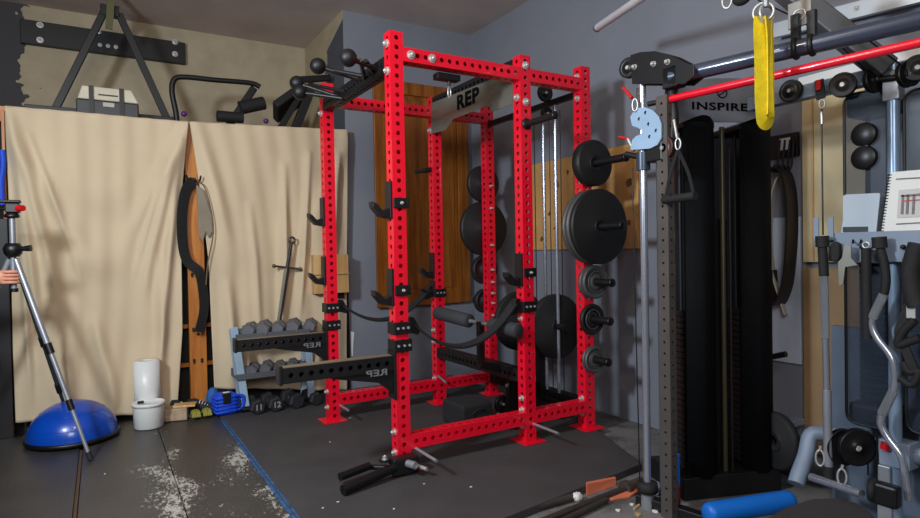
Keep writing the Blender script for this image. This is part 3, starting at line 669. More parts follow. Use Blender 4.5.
# ---------------------------------------------------------------- dumbbell rack and dumbbells
YR = 1.74
dr = thing('dumbbell_rack', 'blue-grey two-tier dumbbell rack beside the rear left red post', 'dumbbell rack', (-.1, 1.82, 0))
RK = mat('rack_blue_grey', (150, 172, 190), .45, var=.08)
tl, bl = at(235, 322, 'y', YR), at(246, 400, 'y', YR-.02)
tr_, br = tl.x+.56, bl.x+.50
zA = at(250, 335, 'y', YR).z; zB = at(255, 374, 'y', YR).z
for x0, x1 in ((tl.x, bl.x), (tr_, br)):
    o = M().beam((x0, YR+.06, zA+.06), (x1, YR-.01, .02), .03, .055, (1, 0, 0)).build('leg', RK, dr, bevel=.004)
    M().beam((x0, YR+.12, zA+.04), (x1, YR+.20, .02), .03, .045, (1, 0, 0)).build('leg', RK, dr, bevel=.004)
    M().cyl((x1-.03, YR-.02, .022), (x1+.03, YR-.02, .022), .022, 14).build('foot', PLASTIC, dr)
for z, nm in ((zA, 'shelf'), (zB, 'shelf')):
    o = M(); 
    o.box((tl.x, YR-.02, z-.03), (tr_, YR+.0, z+.012)); o.box((tl.x, YR+.0, z-.03), (tr_, YR+.2, z-.022)); o.box((tl.x, YR+.2, z-.03), (tr_, YR+.22, z+.03))
    o.build(nm, mat('rack_tray', (84, 88, 92), .5), dr, bevel=.002)
def dumbbell(label, R, m_, loc, rz, group, tilt=0):
    t = thing('hex_dumbbell', label, 'dumbbell', (0, 0, 0), 0, group)
    L = .065
    for s in (-1, 1):
        M().lathe([(0, L*.75), (R*.8, L*.75), (R, L*.95), (R, L*.75+R*.95), (R*.78, L*.75+R*1.15), (0, L*.75+R*1.15)], (0, 0, 0), (0, s, 0), 6, False).build('head', m_, t)
    M().cyl((0, -L, 0), (0, L, 0), .014, 12).build('handle', STEEL, t)
    t.matrix_world = Matrix.Translation(loc) @ Matrix.Rotation(rz, 4, 'Z') @ Matrix.Rotation(PI/6+tilt, 4, 'Y')
    return t
ordn = ['leftmost', 'second from left', 'middle', 'fourth from left', 'rightmost']
for i, (u, v, R) in enumerate(((249, 326, .058), (263, 322, .062), (278, 324, .056), (293, 322, .060), (310, 321, .054))):
    p = at(u, v, 'y', YR+.04); dumbbell('grey hex dumbbell on the top tier of the blue-grey rack, ' + ordn[i], R, HEXM, (p.x+.02, YR+.10, zA-.022+R*.866+.001), -.35, 'grey hex dumbbells on the rack')
for i, (u, R) in enumerate(((252, .048), (266, .05), (279, .044), (292, .046), (304, .042))):
    p = at(u, 368, 'y', YR+.04); dumbbell('grey hex dumbbell on the lower tier of the blue-grey rack, ' + ordn[i], R, HEXM, (p.x+.02, YR+.10, zB-.022+R*.866+.001), -.35, 'grey hex dumbbells on the rack')
BHX = mat('black_hex_rubber', (34, 34, 36), .6)
for i, (u, R) in enumerate(((257, .060), (275, .062), (296, .064), (316, .055))):
    p = at(u, 400, 'y', YR-.15); d_ = dumbbell('black rubber hex dumbbell on the floor under the rack, ' + ['leftmost of four', 'second from left of four', 'third from left of four', 'rightmost of four'][i], R, BHX, (p.x, YR-.04, R*.866+.001), .1, 'black dumbbells on the floor')
    if i < 2:
        f0 = .04875+R*1.15+.001; mw = d_.matrix_world; rot = Matrix.Rotation(.1, 3, 'Z')
        o_ = V((p.x, YR-.04, R*.866)) + rot @ V((0, -f0, 0))
        bpy.context.view_layer.update()
        text('number', ['11', '12'][i], GREYW, d_, o_, rot @ V((1, 0, 0)), (0, 0, 1), .06, .001, .001)
# sword
q0, q1 = at(292, 240, 'y', 1.93), at(279, 322, 'y', 1.90)
g0 = at(287, 268, 'y', 1.925); dd = (q1-q0).normalized()
sw = thing('longsword', 'old grey longsword leaning point-down on the right drop cloth behind dumbbells', 'sword', q1)
lt = V((1, 0, 0)); lt = (lt-dd*lt.dot(dd)).normalized()
bl_ = M(); tip = q1+dd*.12; nr = V((0, -.006, 0))
for s in (1,):
    A = [g0-lt*.024, g0+lt*.024, q1+lt*.018, tip, q1-lt*.018]
    vs = [p+V((0, 0, 0)) for p in A] + [g0+nr, q1+nr] + [g0-nr, q1-nr]
    bl_.add(vs, [(0, 5, 6, 4), (5, 1, 2, 6), (4, 6, 3), (6, 2, 3), (0, 4, 8, 7), (7, 8, 2, 1), (4, 3, 8), (8, 3, 2)])
bl_.build('blade', KNIFE, sw)
ga, gb = at(274, 266, 'y', 1.925), at(300, 269, 'y', 1.925)
G_ = M(); G_.cyl(ga, gb, .009, 12); G_.ball(ga, .016, 12); G_.ball(gb, .016, 12); G_.build('crossguard', KNIFE, sw)
M().cyl(g0, q0+dd*.02, .014, 12, r2=.012).build('grip', LEATHER, sw)
M().torus(q0, (0, 1, 0), .022, .009, 20, 8).build('pommel', KNIFE, sw)
# pine box by rear post
a, b = at(312, 255, 'y', 1.95), at(347, 292, 'y', 1.95)
pb = thing('pine_box', 'small pale pine box fixed behind the rear left red post', 'box', ((a.x+b.x)/2, 1.97, b.z))
M().box((a.x, 1.90, b.z), (b.x, 1.985, a.z)).build('box_body', PINE, pb, bevel=.003)
M().box((a.x-.005, 1.885, (a.z+b.z)/2-.004), (b.x+.004, 1.899, (a.z+b.z)/2+.004)).build('ledge', PINE, pb)
M().box((b.x-.12, 1.96, b.z-.05), (b.x-.02, 2.0, b.z-.001)).build('bracket', BLK2, pb)
# white caulk tube / bottle on the alcove skirting
p = at(353, 345, 'y', YG-.02)
s = M(); s.prism([(p.x-.015, YG-.004, p.z+.12), (p.x+.02, YG-.004, p.z+.11), (p.x+.01, YG-.004, p.z+.02), (p.x+.002, YG-.004, p.z-.10), (p.x-.008, YG-.004, p.z-.10), (p.x-.012, YG-.004, p.z+.02)], (0, .002, 0))
solo('white_paint_run', 'white smear of filler on the grey wall between the left posts', 'smear', s, PAPER)
# ---------------------------------------------------------------- balance dome, bucket, roll, brick, bag, shoes
c = (-1.56, 1.70)
bd = thing('balance_dome', 'shiny blue half-ball balance trainer on black base by the tripod', 'balance trainer', (c[0], c[1], 0))
zt_ = at(75, 400, 'y', c[1]).z
prof = [(.256, .03)] + [(.256*math.cos(t), .03+(zt_-.03)*math.sin(t)) for t in [PI/2*k/18 for k in range(1, 19)]]
M().lathe(prof, (c[0], c[1], 0), (0, 0, 1), 56).build('dome', BLUEB, bd)
for k in (4, 9): 
    t = PI/2*k/18; M().torus((c[0], c[1], .03+(zt_-.03)*math.sin(t)), (0, 0, 1), .256*math.cos(t)+.0005, .0016, 56, 6).build('ridge', BLUEB, bd)
M().lathe([(0, 0), (.24, 0), (.264, .008), (.270, .022), (.266, .032), (.256, .034), (0, .034)], (c[0], c[1], .001), (0, 0, 1), 56).build('base', PLASTIC, bd)
bk = thing('bucket', 'white plastic bucket with lid standing on the scuffed mat', 'bucket', (-1.118, 1.72, 0))
BC = (-1.118, 1.72, .0)
M().lathe([(0, .0), (.090, 0), (.094, .004), (.099, .155), (.099, .16)], BC, (0, 0, 1), 40).build('body', WHITEP, bk)
M().lathe([(.096, .150), (.105, .152), (.105, .168), (.101, .174), (.094, .174), (.091, .166), (0, .166)], BC, (0, 0, 1), 40).build('lid', WHITEP, bk)
M().box((BC[0]-.07, BC[1]-.035, .173), (BC[0]-.03, BC[1]-.01, .19)).build('pourer', PLASTIC, bk, bevel=.004)
z1 = at(147, 360, 'y', 1.87).z; xc = at(147, 380, 'y', 1.87).x
wr = M(); wr.lathe([(.035, 0), (.085, 0), (.085, z1), (.035, z1), (.035, 0)], (xc, 1.87, 0.0), (0, 0, 1), 40)
solo('foam_roll', 'tall white cylinder roll standing behind the white bucket', 'roll', wr, WHITEP)
p = at(178, 421, 'z', 0)
R3 = Matrix.Rotation(-.25, 3, 'Z')
b = M(); b.box((p.x-.085, p.y, .001), (p.x+.075, p.y+.12, .088), R3); solo('brick', 'tan speckled brick lying right of the white bucket', 'brick', b, BRICK, bevel=.006)
p2 = at(183, 408, 'z', .08)
b = M(); b.box((p2.x-.06, p2.y-.03, .089), (p2.x+.09, p2.y+.07, .104), R3); solo('wood_offcut', 'flat tan wooden offcut resting on the brick', 'offcut', b, PINE, bevel=.003)
# shoes and gloves in the gap
def shoe(x, y, rz, label, m_=RUB):
    t = thing('shoe', label, 'shoe', (x, y, 0), rz, 'shoes at the foot of the pine post')
    R_ = Matrix.Rotation(rz, 3, 'Z'); w = lambda a: V((x, y, 0)) + R_ @ V(a)
    so = M(); so.prism([w(a) for a in ((-.05, -.035, .0), (.04, -.04, 0), (.14, -.042, 0), (.19, -.015, 0), (.19, .02, 0), (.14, .042, 0), (.04, .03, 0), (-.05, .035, 0))], (0, 0, .022)); so.build('sole', mat('shoe_sole', (90, 88, 84), .7), t, bevel=.006)
    u_ = M(); P_ = []
    secs = [(-.05, .028, .09), (0, .034, .095), (.05, .036, .075), (.11, .038, .055), (.16, .03, .045), (.188, .012, .03)]
    for (xx, wd, ht) in secs:
        for k in range(10): a = PI*k/9; P_.append(w((xx, wd*math.cos(a), .02+ht*math.sin(a))))
    u_.add(P_, [(i*10+j, i*10+j+1, (i+1)*10+j+1, (i+1)*10+j) for i in range(5) for j in range(9)], True)
    u_.add(P_, [list(range(10)), [50+k for k in range(10)][::-1]]); u_.build('upper', m_, t)
    l = M()
    for k in range(4): xx = .04+.02*k; l.tube([w((xx, .026, .082-.005*k)), w((xx, 0, .10-.009*k)), w((xx, -.026, .082-.005*k))], .003, 6, 3)
    l.build('laces', PAPER, t)
a = at(185, 400, 'y', 1.90); shoe(a.x-.05, 1.93, -.9, 'black shoe with pale laces left of the pine post foot')
a = at(203, 402, 'y', 1.86); shoe(a.x-.05, 1.90, -.5, 'black shoe right of the pine post foot, next to the blue bag')
def glove(u, v, label, m_):
    p = at(u, v, 'y', 1.78); g = M(); R = random.Random(u)
    g.ball((p.x, p.y, .034), .034, 16, (1, .7, .8))
    for k in range(4): g.tube([(p.x+.01*k-.02, p.y-.02, .05), (p.x+.012*k-.02, p.y-.06, .045+.006*(k%2)), (p.x+.016*k-.025, p.y-.085, .02)], [.012, .011, .008], 8, 3)
    solo('work_glove', label, 'glove', g, m_, 'gloves on the floor')
glove(195, 400, 'yellow-green work glove at the foot of the pine post, left one', GLOVE)
glove(206, 402, 'yellow-green work glove beside the blue bag', GLOVE)
p = at(212, 392, 'y', 1.93)
solo('blue_pouch', 'small blue pouch standing behind the blue bag against the drop cloth', 'pouch', M().ball((p.x, 1.90, .09), .07, 20, (.7, .7, 1.3)), mat('blue_pouch_cloth', (30, 90, 160), .7, bump=.5, bscale=20))
p = at(226, 416, 'z', 0); Rb = Matrix.Rotation(.12, 3, 'Z')
bg = thing('cooler_bag', 'bright blue quilted bag with black top patch on the mat corner', 'bag', (p.x, p.y+.07, 0))
rs = M()
rs.box((p.x-.07, p.y, .001), (p.x+.085, p.y+.15, .155), Rb); rs.build('bag_body', BLUEF, bg, bevel=.028, bseg=4)
for k in range(5):
    z = .028+.026*k; r_ = M(); pts = [V(a) for a in ((p.x-.074, p.y+.12, z), (p.x-.074, p.y-.002, z), (p.x+.089, p.y-.002, z), (p.x+.089, p.y+.12, z))]
    o = V((p.x+.0075, p.y+.075, z)); r_.tube([Rb @ (a-o) + o for a in pts], .007, 8, 1); r_.build('quilt_ridge', BLUEF, bg)
M().box((p.x-.02, p.y-.012, .09), (p.x+.035, p.y+.02, .17), Rb).build('flap', BLK2, bg, bevel=.006)
M().box((p.x-.015, p.y+.0, .158), (p.x+.03, p.y+.03, .172), Rb).build('tag', PAPER, bg, bevel=.002)
M().tube([(p.x+.085, p.y+.03, .13), (p.x+.13, p.y+.03, .12), (p.x+.125, p.y+.03, .05), (p.x+.088, p.y+.03, .03)], .014, 10, 4).build('side_handle', BLUEF, bg)
p = at(4, 432, 'z', 0); b = M(); b.ball((p.x-.02, p.y, .09), .1, 24, (.8, .8, .9))
rr = random.Random(3); b.v = [v+V((rr.uniform(-.012, .012), rr.uniform(-.012, .012), rr.uniform(-.012, .012))) for v in b.v]
solo('plastic_bag', 'crumpled clear grey plastic bag on the floor at far left', 'bag', b, BAGP)
# dark cabinet at the left edge
cbt = thing('tool_cabinet', 'black cabinet at the far left beside the drop cloth', 'cabinet', (-2.3, 2.3, FL))
M().box((-2.55, 1.985, FL), (-1.902, 2.008, 1.45)).build('door', mat('cabinet_black', (24, 22, 24), .5), cbt, bevel=.004)
M().cyl((-2.0, 1.96, 1.0), (-2.0, 1.96, 1.15), .006, 8).build('handle', ZINC, cbt)
b = M(); b.tube([at(2, 150, 'y', 1.97), at(3, 165, 'y', 1.97), at(1, 182, 'y', 1.97), at(2, 205, 'y', 1.97)], .018, 10); solo('coiled_rope', 'blue coiled rope hanging at the left edge', 'rope', b, BLUEF)
# ---------------------------------------------------------------- tripod
YT = 1.42
col = at(13, 250, 'y', YT); ax_ = col.x
tp = thing('tripod', 'silver and black camera tripod standing by the blue dome', 'tripod', (ax_, YT, 0))
zt2 = at(10, 218, 'y', YT).z; za = at(14, 250, 'y', YT).z; zb_ = at(14, 290, 'y', YT).z
M().cyl((ax_, YT, zb_), (ax_, YT, zt2), .016, 16).build('centre_column', STEEL, tp)
M().cyl((ax_, YT, zb_-.012), (ax_, YT, zb_+.01), .021, 16).build('column_cap', PLASTIC, tp)
M().lathe([(0, -.04), (.03, -.04), (.045, -.02), (.05, .01), (.035, .04), (0, .04)], (ax_, YT, za), (0, 0, 1), 20).build('shoulder', PLASTIC, tp)
M().cyl((ax_+.03, YT-.02, za+.005), (ax_+.09, YT-.04, za+.01), .012, 10, r2=.02).build('knob', PLASTIC, tp)
hd = M(); hd.lathe([(0, 0), (.035, 0), (.04, .012), (.03, .03), (0, .03)], (ax_, YT, zt2), (0, 0, 1), 20); hd.box((ax_-.03, YT-.035, zt2+.03), (ax_+.04, YT+.035, zt2+.085)); hd.box((ax_-.06, YT-.03, zt2+.088), (ax_+.045, YT+.03, zt2+.105)); ho = hd.build('head', PLASTIC, tp, bevel=.006)
M().cyl((ax_-.03, YT, zt2+.05), (ax_-.22, YT-.05, zt2+.09), .009, 10).build('pan_handle', PLASTIC, tp)
M().cyl((ax_+.03, YT-.03, zt2+.055), (ax_+.06, YT-.06, zt2+.055), .018, 12).build('lock_knob', REDP, tp)
f1 = at(91, 460, 'z', 0); f2 = at(60, 392, 'y', 1.80); hb_ = V((ax_, YT, za)); f2 = hb_ + (f2-hb_)*((za)/(za-f2.z)); f3 = V((ax_-.50, YT+.15, 0))
for f_, nm, m_ in ((f1, 'silver leg', STEEL), (f2, 'dark leg', mat('dark_leg', (70, 74, 76), .4, .6)), (f3, 'leg', STEEL)):
    top = V((ax_, YT, za-.01)); dr_ = (f_-top); n_ = dr_.normalized()
    st = top + n_*.05; L = dr_.length-.05
    lo = M().cyl(st, st+n_*L*.45, .0165, 14).build('leg', m_, tp); lo['label'] = nm
    M().cyl(st+n_*L*.42, st+n_*L*.47, .021, 14).build('leg_lock', PLASTIC, lo)
    M().cyl(st+n_*L*.45, st+n_*L*.73, .0135, 14).build('leg_section', m_, lo)
    M().cyl(st+n_*L*.70, st+n_*L*.75, .018, 14).build('leg_lock', PLASTIC, lo)
    M().cyl(st+n_*L*.73, st+n_*(L-.03), .0105, 14).build('leg_section', m_, lo)
    M().cyl(st+n_*(L-.05), st+n_*(L-.004), .015, 14, r2=.017).build('rubber_foot', RUB, lo)
    mm = top+n_*(.46*(L+.05)); mm.z = mm.z; hubp = V((ax_, YT, zb_+.03))
    M().cyl(mm, hubp, .004, 8).build('brace', STEEL, tp) if False else None
# ---------------------------------------------------------------- person holding the tripod column
def skinned(name, pts, edges, m_, parent, sub=2):
    me = bpy.data.meshes.new(name); inv = parent.matrix_world.inverted()
    me.from_pydata([inv @ V(p[:3]) for p in pts], edges, []); o = bpy.data.objects.new(name, me); C.objects.link(o); o.parent = parent
    md = o.modifiers.new('skin', 'SKIN'); md.use_smooth_shade = True
    for i, p in enumerate(pts):
        r = p[3] if len(p) == 4 else p[3:]; o.data.skin_vertices[0].data[i].radius = (r, r) if not isinstance(r, tuple) else r
    o.data.skin_vertices[0].data[0].use_root = True
    s = o.modifiers.new('sub', 'SUBSURF'); s.levels = s.render_levels = sub
    me.materials.append(m_); return o
px, py = ax_-.42, YT-.02
per = thing('person', 'person in black clothes at the left edge gripping the tripod column', 'person', (px, py, 0))
hz = at(10, 277, 'y', YT).z
wr_ = V((ax_-.115, YT-.012, hz-.0))
body = [(px, py, .96, .125), (px, py, 1.12, .115), (px, py, 1.30, .14), (px, py, 1.44, .10), (px, py, 1.52, .05), (px+.01, py, 1.60, .075), (px+.015, py, 1.70, .095), (px+.01, py, 1.79, .07),
        (px, py-.19, 1.42, .055), (px+.02, py-.23, 1.17, .045), (wr_.x, wr_.y, wr_.z, .024), (ax_-.055, YT-.006, hz, .027),
        (px, py+.19, 1.42, .055), (px-.02, py+.24, 1.17, .045), (px+.05, py+.24, .95, .03), (px+.08, py+.23, .88, .03),
        (px, py-.09, .88, .09), (px+.01, py-.11, .50, .06), (px-.01, py-.12, .12, .045), (px+.13, py-.12, .045, .038),
        (px, py+.09, .88, .09), (px+.01, py+.11, .50, .06), (px-.01, py+.12, .12, .045), (px+.13, py+.12, .045, .038)]
be = [(0,1),(1,2),(2,3),(3,4),(4,5),(5,6),(6,7),(3,8),(8,9),(9,10),(10,11),(3,12),(12,13),(13,14),(14,15),(0,16),(16,17),(17,18),(18,19),(0,20),(20,21),(21,22),(22,23)]
skinned('body', body, be, SKIN, per)
def grow(ids, d): return [(body[i][0], body[i][1], body[i][2], body[i][3]+d) for i in ids]
jk = grow([1, 2, 3, 8, 9, 12, 13, 14], .016) + [(px, py, .93, .15)]
e_ = V(body[9][:3]); wv = e_.lerp(wr_, .86); jk.append((wv.x, wv.y, wv.z, .036))
skinned('jacket', jk, [(0,1),(1,2),(2,3),(3,4),(2,5),(5,6),(6,7),(0,8),(4,9)], CLOTHES, per)
skinned('trousers', grow([0, 16, 17, 18, 20, 21, 22], .017), [(0,1),(1,2),(2,3),(0,4),(4,5),(5,6)], CLOTHES, per)
for s in (-1, 1):
    sh_ = M(); sh_.ball((px+.07, py+s*.12, .055), .1, 18, (1.5, .5, .52)); sh_.build('shoe', RUB, per)
hr = M(); hr.ball((px+.0, py, 1.75), .108, 24, (1, .88, 1)); hr.build('hair', mat('dark_hair', (40, 30, 24), .8, bump=.5), per)
hf = M(); fx = px+.105
for s in (-1, 1): hf.ball((fx, py+s*.032, 1.71), .012, 10)
hf.build('eyes', PAPER, per); nf = M(); nf.ball((fx+.01, py, 1.68), .016, 12, (1, .8, 1.5)); nf.ball((fx-.002, py, 1.635), .02, 12, (.5, 1.3, .35)); nf.build('face_features', SKIN, per)
for s in (-1, 1): M().ball((px+.01, py+s*.095, 1.69), .028, 12, (.7, .35, 1.1)).build('ear', SKIN, per)
hn = M()
hn.ball((ax_-.052, YT-.014, hz), .036, 20, (1.15, .5, 1.15))
for k in range(4):     # fingers curl round the near side of the column
    zz = hz+.030-.0205*k; L = (.92, 1.0, .97, .82)[k]
    hn.tube([(ax_-.052, YT-.022, zz), (ax_-.018, YT-.034, zz+.001), (ax_+.012*L, YT-.030, zz), (ax_+.030*L, YT-.010, zz-.001), (ax_+.030*L, YT+.010, zz-.002), (ax_+.016, YT+.025, zz-.003)], [.0095, .0098, .0092, .0086, .008, .0065], 12, 4)
    hn.ball((ax_-.018, YT-.034, zz+.001), .0104, 10)
hn.tube([(ax_-.06, YT+.004, hz+.022), (ax_-.035, YT+.026, hz+.040), (ax_-.008, YT+.031, hz+.048), (ax_+.016, YT+.024, hz+.046)], [.013, .012, .0105, .008], 12, 4)
hn.build('hand', SKIN, per)
# ---------------------------------------------------------------- cable trainer with the INSPIRE banner (front faces -x, slightly turned)
def X_(u, v, x): return at(u, v, 'x', x)
ft = thing('functional_trainer', 'tall black cable machine with INSPIRE banner, slate top tube and red bar', 'cable machine', (.95, -1.3, FL))
cp = X_(645, 300, .8); CY = cp.y
M().cyl((.8, CY, FL+.02), (.8, CY, 1.94), .0175, 24).build('guide_column', CHROME, ft)
M().lathe([(.018, 0), (.045, 0), (.05, .02), (.045, .045), (.018, .05), (.018, 0)], (.8, CY, .035), (0, 0, 1), 28).build('rubber_stop', RUB, ft)
M().cyl((.8, CY, FL), (.8, CY, .03), .03, 24).build('column_foot', STEEL, ft)
py_ = X_(667, 300, .8).y
M().perf((.8, py_, FL), (.8, py_, 1.86), .042, .06, ref=(0, 1, 0), hr=.006, sides=(1, 1, 1, 1)).build('hole_column', mat('bronze_grey_steel', (98, 92, 88), .45, .5), ft)
M().box((.93, X_(672, 300, .95).y-.0, FL), (.97, X_(666, 300, .95).y+.035, 1.85)).build('side_upright', mat('slate_upright', (78, 92, 104), .4, .2), ft, bevel=.003)
# top tube, red bar
tA = X_(671, 77.5, .8); tB = V((1.0, -2.01, tA.z)); tdir = (tB-tA).normalized()
M().cyl(tA, tA+tdir*1.5, .033, 28).build('top_tube', DKTUBE, ft)
rA = X_(658, 102, .8); rB = V((.945, -2.07, rA.z)); rdir = (rB-rA).normalized()
M().cyl(rA, rA+rdir*1.5, .0165, 24).build('red_bar', mat('glossy_red_paint', (232, 18, 44), .25, coat=.5, var=.02), ft)
M().cyl(rA-rdir*.05, rA+rdir*.003, .012, 16).build('bar_pin', BLK2, ft)
M().cyl((1.08, -2.42, FL), (1.08, -2.42, tA.z-.03), .0175, 24).build('guide_column', CHROME, ft)
M().box((1.04, -2.50, FL), (1.30, -2.36, .03)).build('column_foot', STEEL, ft, bevel=.004)
M().box((1.05, -2.47, tA.z-.05), (1.11, -2.37, tA.z+.045)).build('tube_socket', BLK2, ft, bevel=.006)
# pulley head on top of the column
ph = [(619, 80), (617, 70), (621, 60), (630, 55), (640, 52), (655, 51), (670, 55), (684, 62), (694, 66), (694, 76), (684, 84), (664, 84), (646, 84), (632, 84)]
def pts(L, x): return [X_(u, v, x) for u, v in L]
pr = pts(ph[3:], .775); M().prism(pr, (.008, 0, 0)).build('pulley_cheek', BLK, ft, bevel=.002)
M().prism([p+V((.06, 0, 0)) for p in pr], (.008, 0, 0)).build('pulley_cheek', BLK, ft, bevel=.002)
for u, v, R in ((629, 68, .048), (640, 68, .044), (675, 73, .042)): pulley(ft, X_(u, v, .80), (1, .15, 0), R)
for u, v in ((654, 64), (668, 62), (635, 67)): bolt(ft, X_(u, v, .774), (-1, 0, 0), .011)
M().box((.775, tA.y-.05, tA.z-.05), (.84, tA.y+.03, tA.z+.045)).build('tube_socket', BLK2, ft, bevel=.006)
M().tube([X_(676, 80, .82), X_(672, 95, .83), X_(674, 118, .83), X_(672, 140, .82)], .022, 12).build('cable_arm', BLK2, ft)
# sliding carriage with perforated half-moon plate
km = [(630+0, 150), (632, 140), (636, 136), (641, 134), (642, 131), (638, 128), (632, 126), (630, 117), (633, 112), (638, 108), (644, 107), (652, 110), (658, 116), (661, 124), (661, 138), (657, 145), (650, 148.5), (640, 149.5)]
kp_ = M().prism(pts(km, .765), (.010, 0, 0)).build('arc_plate', PALEBLUE, ft, bevel=.0015)
for u, v in ((646, 112.5), (639.5, 119), (649, 124), (656.5, 130.5), (650, 136.5)): M().cyl(X_(u, v, .7645), X_(u, v, .775), .0085, 14).build('index_hole', BLK2, kp_)
M().cyl((.8, CY, X_(645, 170, .8).z), (.8, CY, X_(645, 152, .8).z), .032, 20).build('slide_collar', mat('slate_collar', (58, 68, 84), .35, .3), ft)
M().box((.775, CY-.13, X_(645, 164, .8).z), (.83, CY-.035, X_(645, 140, .8).z)).build('carriage', BLK, ft, bevel=.008)
pulley(ft, X_(664, 148, .79), (1, 0, 0), .055, mat('brown_pulley', (70, 40, 34), .4))
M().cyl(X_(626, 154, .78), X_(644, 158, .79), .014, 12).build('stub_handle', BLK, ft)
M().cyl(X_(619, 137, .78), X_(629, 139, .78), .006, 10).build('pull_pin', REDP, ft)
M().cyl(X_(628, 139, .78), X_(634, 151, .78), .008, 10).build('pull_pin_sleeve', ZINC, ft)
M().cyl(X_(632, 168, .77), X_(640, 490, .77), .0028, 8).build('cable', PLASTIC, ft)
M().cyl(X_(637, 88, .77), X_(637, 112, .77), .003, 8).build('cable', PLASTIC, ft)
t = thing('carabiner', 'small silver carabiner with red gate hanging under the pulley head', 'carabiner', X_(635, 112, .76))
M().torus(X_(635, 105, .76), (1, .3, 0), .013, .004, 20, 8, 2.2).build('ring', ZINC, t)
M().tube([X_(632, 98, .76), X_(627, 92, .76), (X_(623, 88, .76))], .008, 10).build('red_tab', REDP, t)
# banner
E1 = V((.94, -.33, 0)).normalized()
b0 = X_(668, 118, 1.0)
def bn_(u, v):      # point on the vertical banner plane through b0 along E1
    d = (fw + rt*((u-460)/FPX) + up*((259-v)/FPX)); n = V((-E1.y, E1.x, 0)); t_ = (b0-CAM).dot(n)/d.dot(n); return CAM+d*t_
nb = V((-E1.y, E1.x, 0))
if nb.dot(CAM-b0) < 0: nb = -nb
BP = [(668, 122), (668, 90), (682, 84), (698, 80), (715, 78), (738, 78), (756, 81), (768, 86), (768, 122)]
bnr = M().prism([bn_(*p) for p in BP], -nb*.01).build('banner', BANNER, ft, bevel=.001)
cx = bn_(719.5, 107)+nb*.0018
text('brand_word', 'INSPIRE', LOGOB, bnr, cx, E1, (0, 0, 1), .052, .002, .0012, 1.12, 1.62)
lg = M(); lc = bn_(722, 93)+nb*.002
lg.torus(lc, nb, .026, .0028, 32, 6, .9); lg.tube([lc-E1*.02+V((0,0,-.012)), lc+V((0,0,-.002)), lc+E1*.018+V((0,0,.012))], .003, 6); lg.build('brand_ring', LOGOB, bnr)
# shroud caps and shrouds with weight stacks inside
def shroud(u0, u1, vt, label, capc):
    P0, P1 = bn_(u0, 300), bn_(u1, 300); P0 = V((P0.x, P0.y, 0))+nb*.03; P1 = V((P1.x, P1.y, 0))+nb*.03
    zt = bn_(u0, vt).z-.01; w = (P1-P0).length; e = (P1-P0).normalized(); n = 10
    arc = [P0 + e*w*k/n + nb*.05*math.sin(PI*k/n) for k in range(n+1)]
    loop = arc + [P1-nb*.24, P0-nb*.24]
    s = M()
    for k in range(len(loop)-1):
        a, b = loop[k], loop[k+1]; s.add([a+V((0,0,.06)), b+V((0,0,.06)), b+V((0,0,zt)), a+V((0,0,zt))], [(0, 1, 2, 3)], True)
    s.build('shroud', SHROUD, ft, weld=True, solid=.003)
    c = M(); top = [p+V((0,0,zt)) + (V((0,0,.028))*math.sin(PI*min(k, n)/n)) for k, p in enumerate(arc)]
    c.prism([p+nb*.004 for p in top] + [P1+nb*.004+V((0,0,zt-.02)), P0+nb*.004+V((0,0,zt-.02))], -nb*.25); c.build('shroud_cap', BLK2, ft)
    m_ = P0.lerp(P1, .5)-nb*.11
    for k in range(26): 
        q = M(); z = .10+k*.030; q.beam(m_-e*w*.36+V((0,0,z)), m_+e*w*.36+V((0,0,z)), .11, .026); q.build('weight_slab', IRON, ft, bevel=.003)
    for s_ in (-.2, .2): M().cyl(m_+e*w*s_+V((0,0,.03)), m_+e*w*s_+V((0,0,zt)), .009, 10).build('stack_rod', IRON, ft)
    M().cyl(m_+V((0,0,.88)), m_+V((0,0,zt)), .004, 8).build('cable', PLASTIC, ft)
shroud(681, 712, 122, 'l', 0); shroud(737, 768, 124, 'r', 0)
a, b = bn_(711, 300), bn_(734, 300)
M().prism([V((a.x, a.y, FL))-nb*.05, V((b.x, b.y, FL))-nb*.05, V((b.x, b.y, 1.32))-nb*.05, V((a.x, a.y, 1.32))-nb*.05], -nb*.02).build('centre_panel', BLK2, ft)
g = bn_(721, 300)
M().cyl(V((g.x, g.y, .0))+nb*.02, V((g.x, g.y, bn_(721, 128).z))+nb*.02, .012, 14).build('centre_rod', mat('olive_rod', (84, 80, 62), .4, .5), ft)
M().cyl(V((g.x, g.y, 0))+nb*.02+E1*.04, V((g.x, g.y, bn_(729, 150).z))+nb*.02+E1*.04, .006, 10).build('centre_rod', IRON, ft)
a, b = bn_(674, 300), bn_(770, 300)
M().prism([V((a.x, a.y, FL))+nb*.07, V((b.x, b.y, FL))+nb*.07, V((b.x, b.y, .07))+nb*.07, V((a.x, a.y, .07))+nb*.07], -nb*.33).build('base_plinth', BLK2, ft, bevel=.006)
M().beam((.8, CY+.06, FL+.025), V((.8, CY+.06, FL+.025))+V((.2, -.97, 0)).normalized()*.55, .05, .05).build('base_tube', BLK2, ft, bevel=.005)
M().beam(V((.82, tA.y+.01, tA.z+.02)), V((b0.x+.16, b0.y+.12, tA.z+.02)), .05, .05).build('top_link', BLK2, ft, bevel=.005)
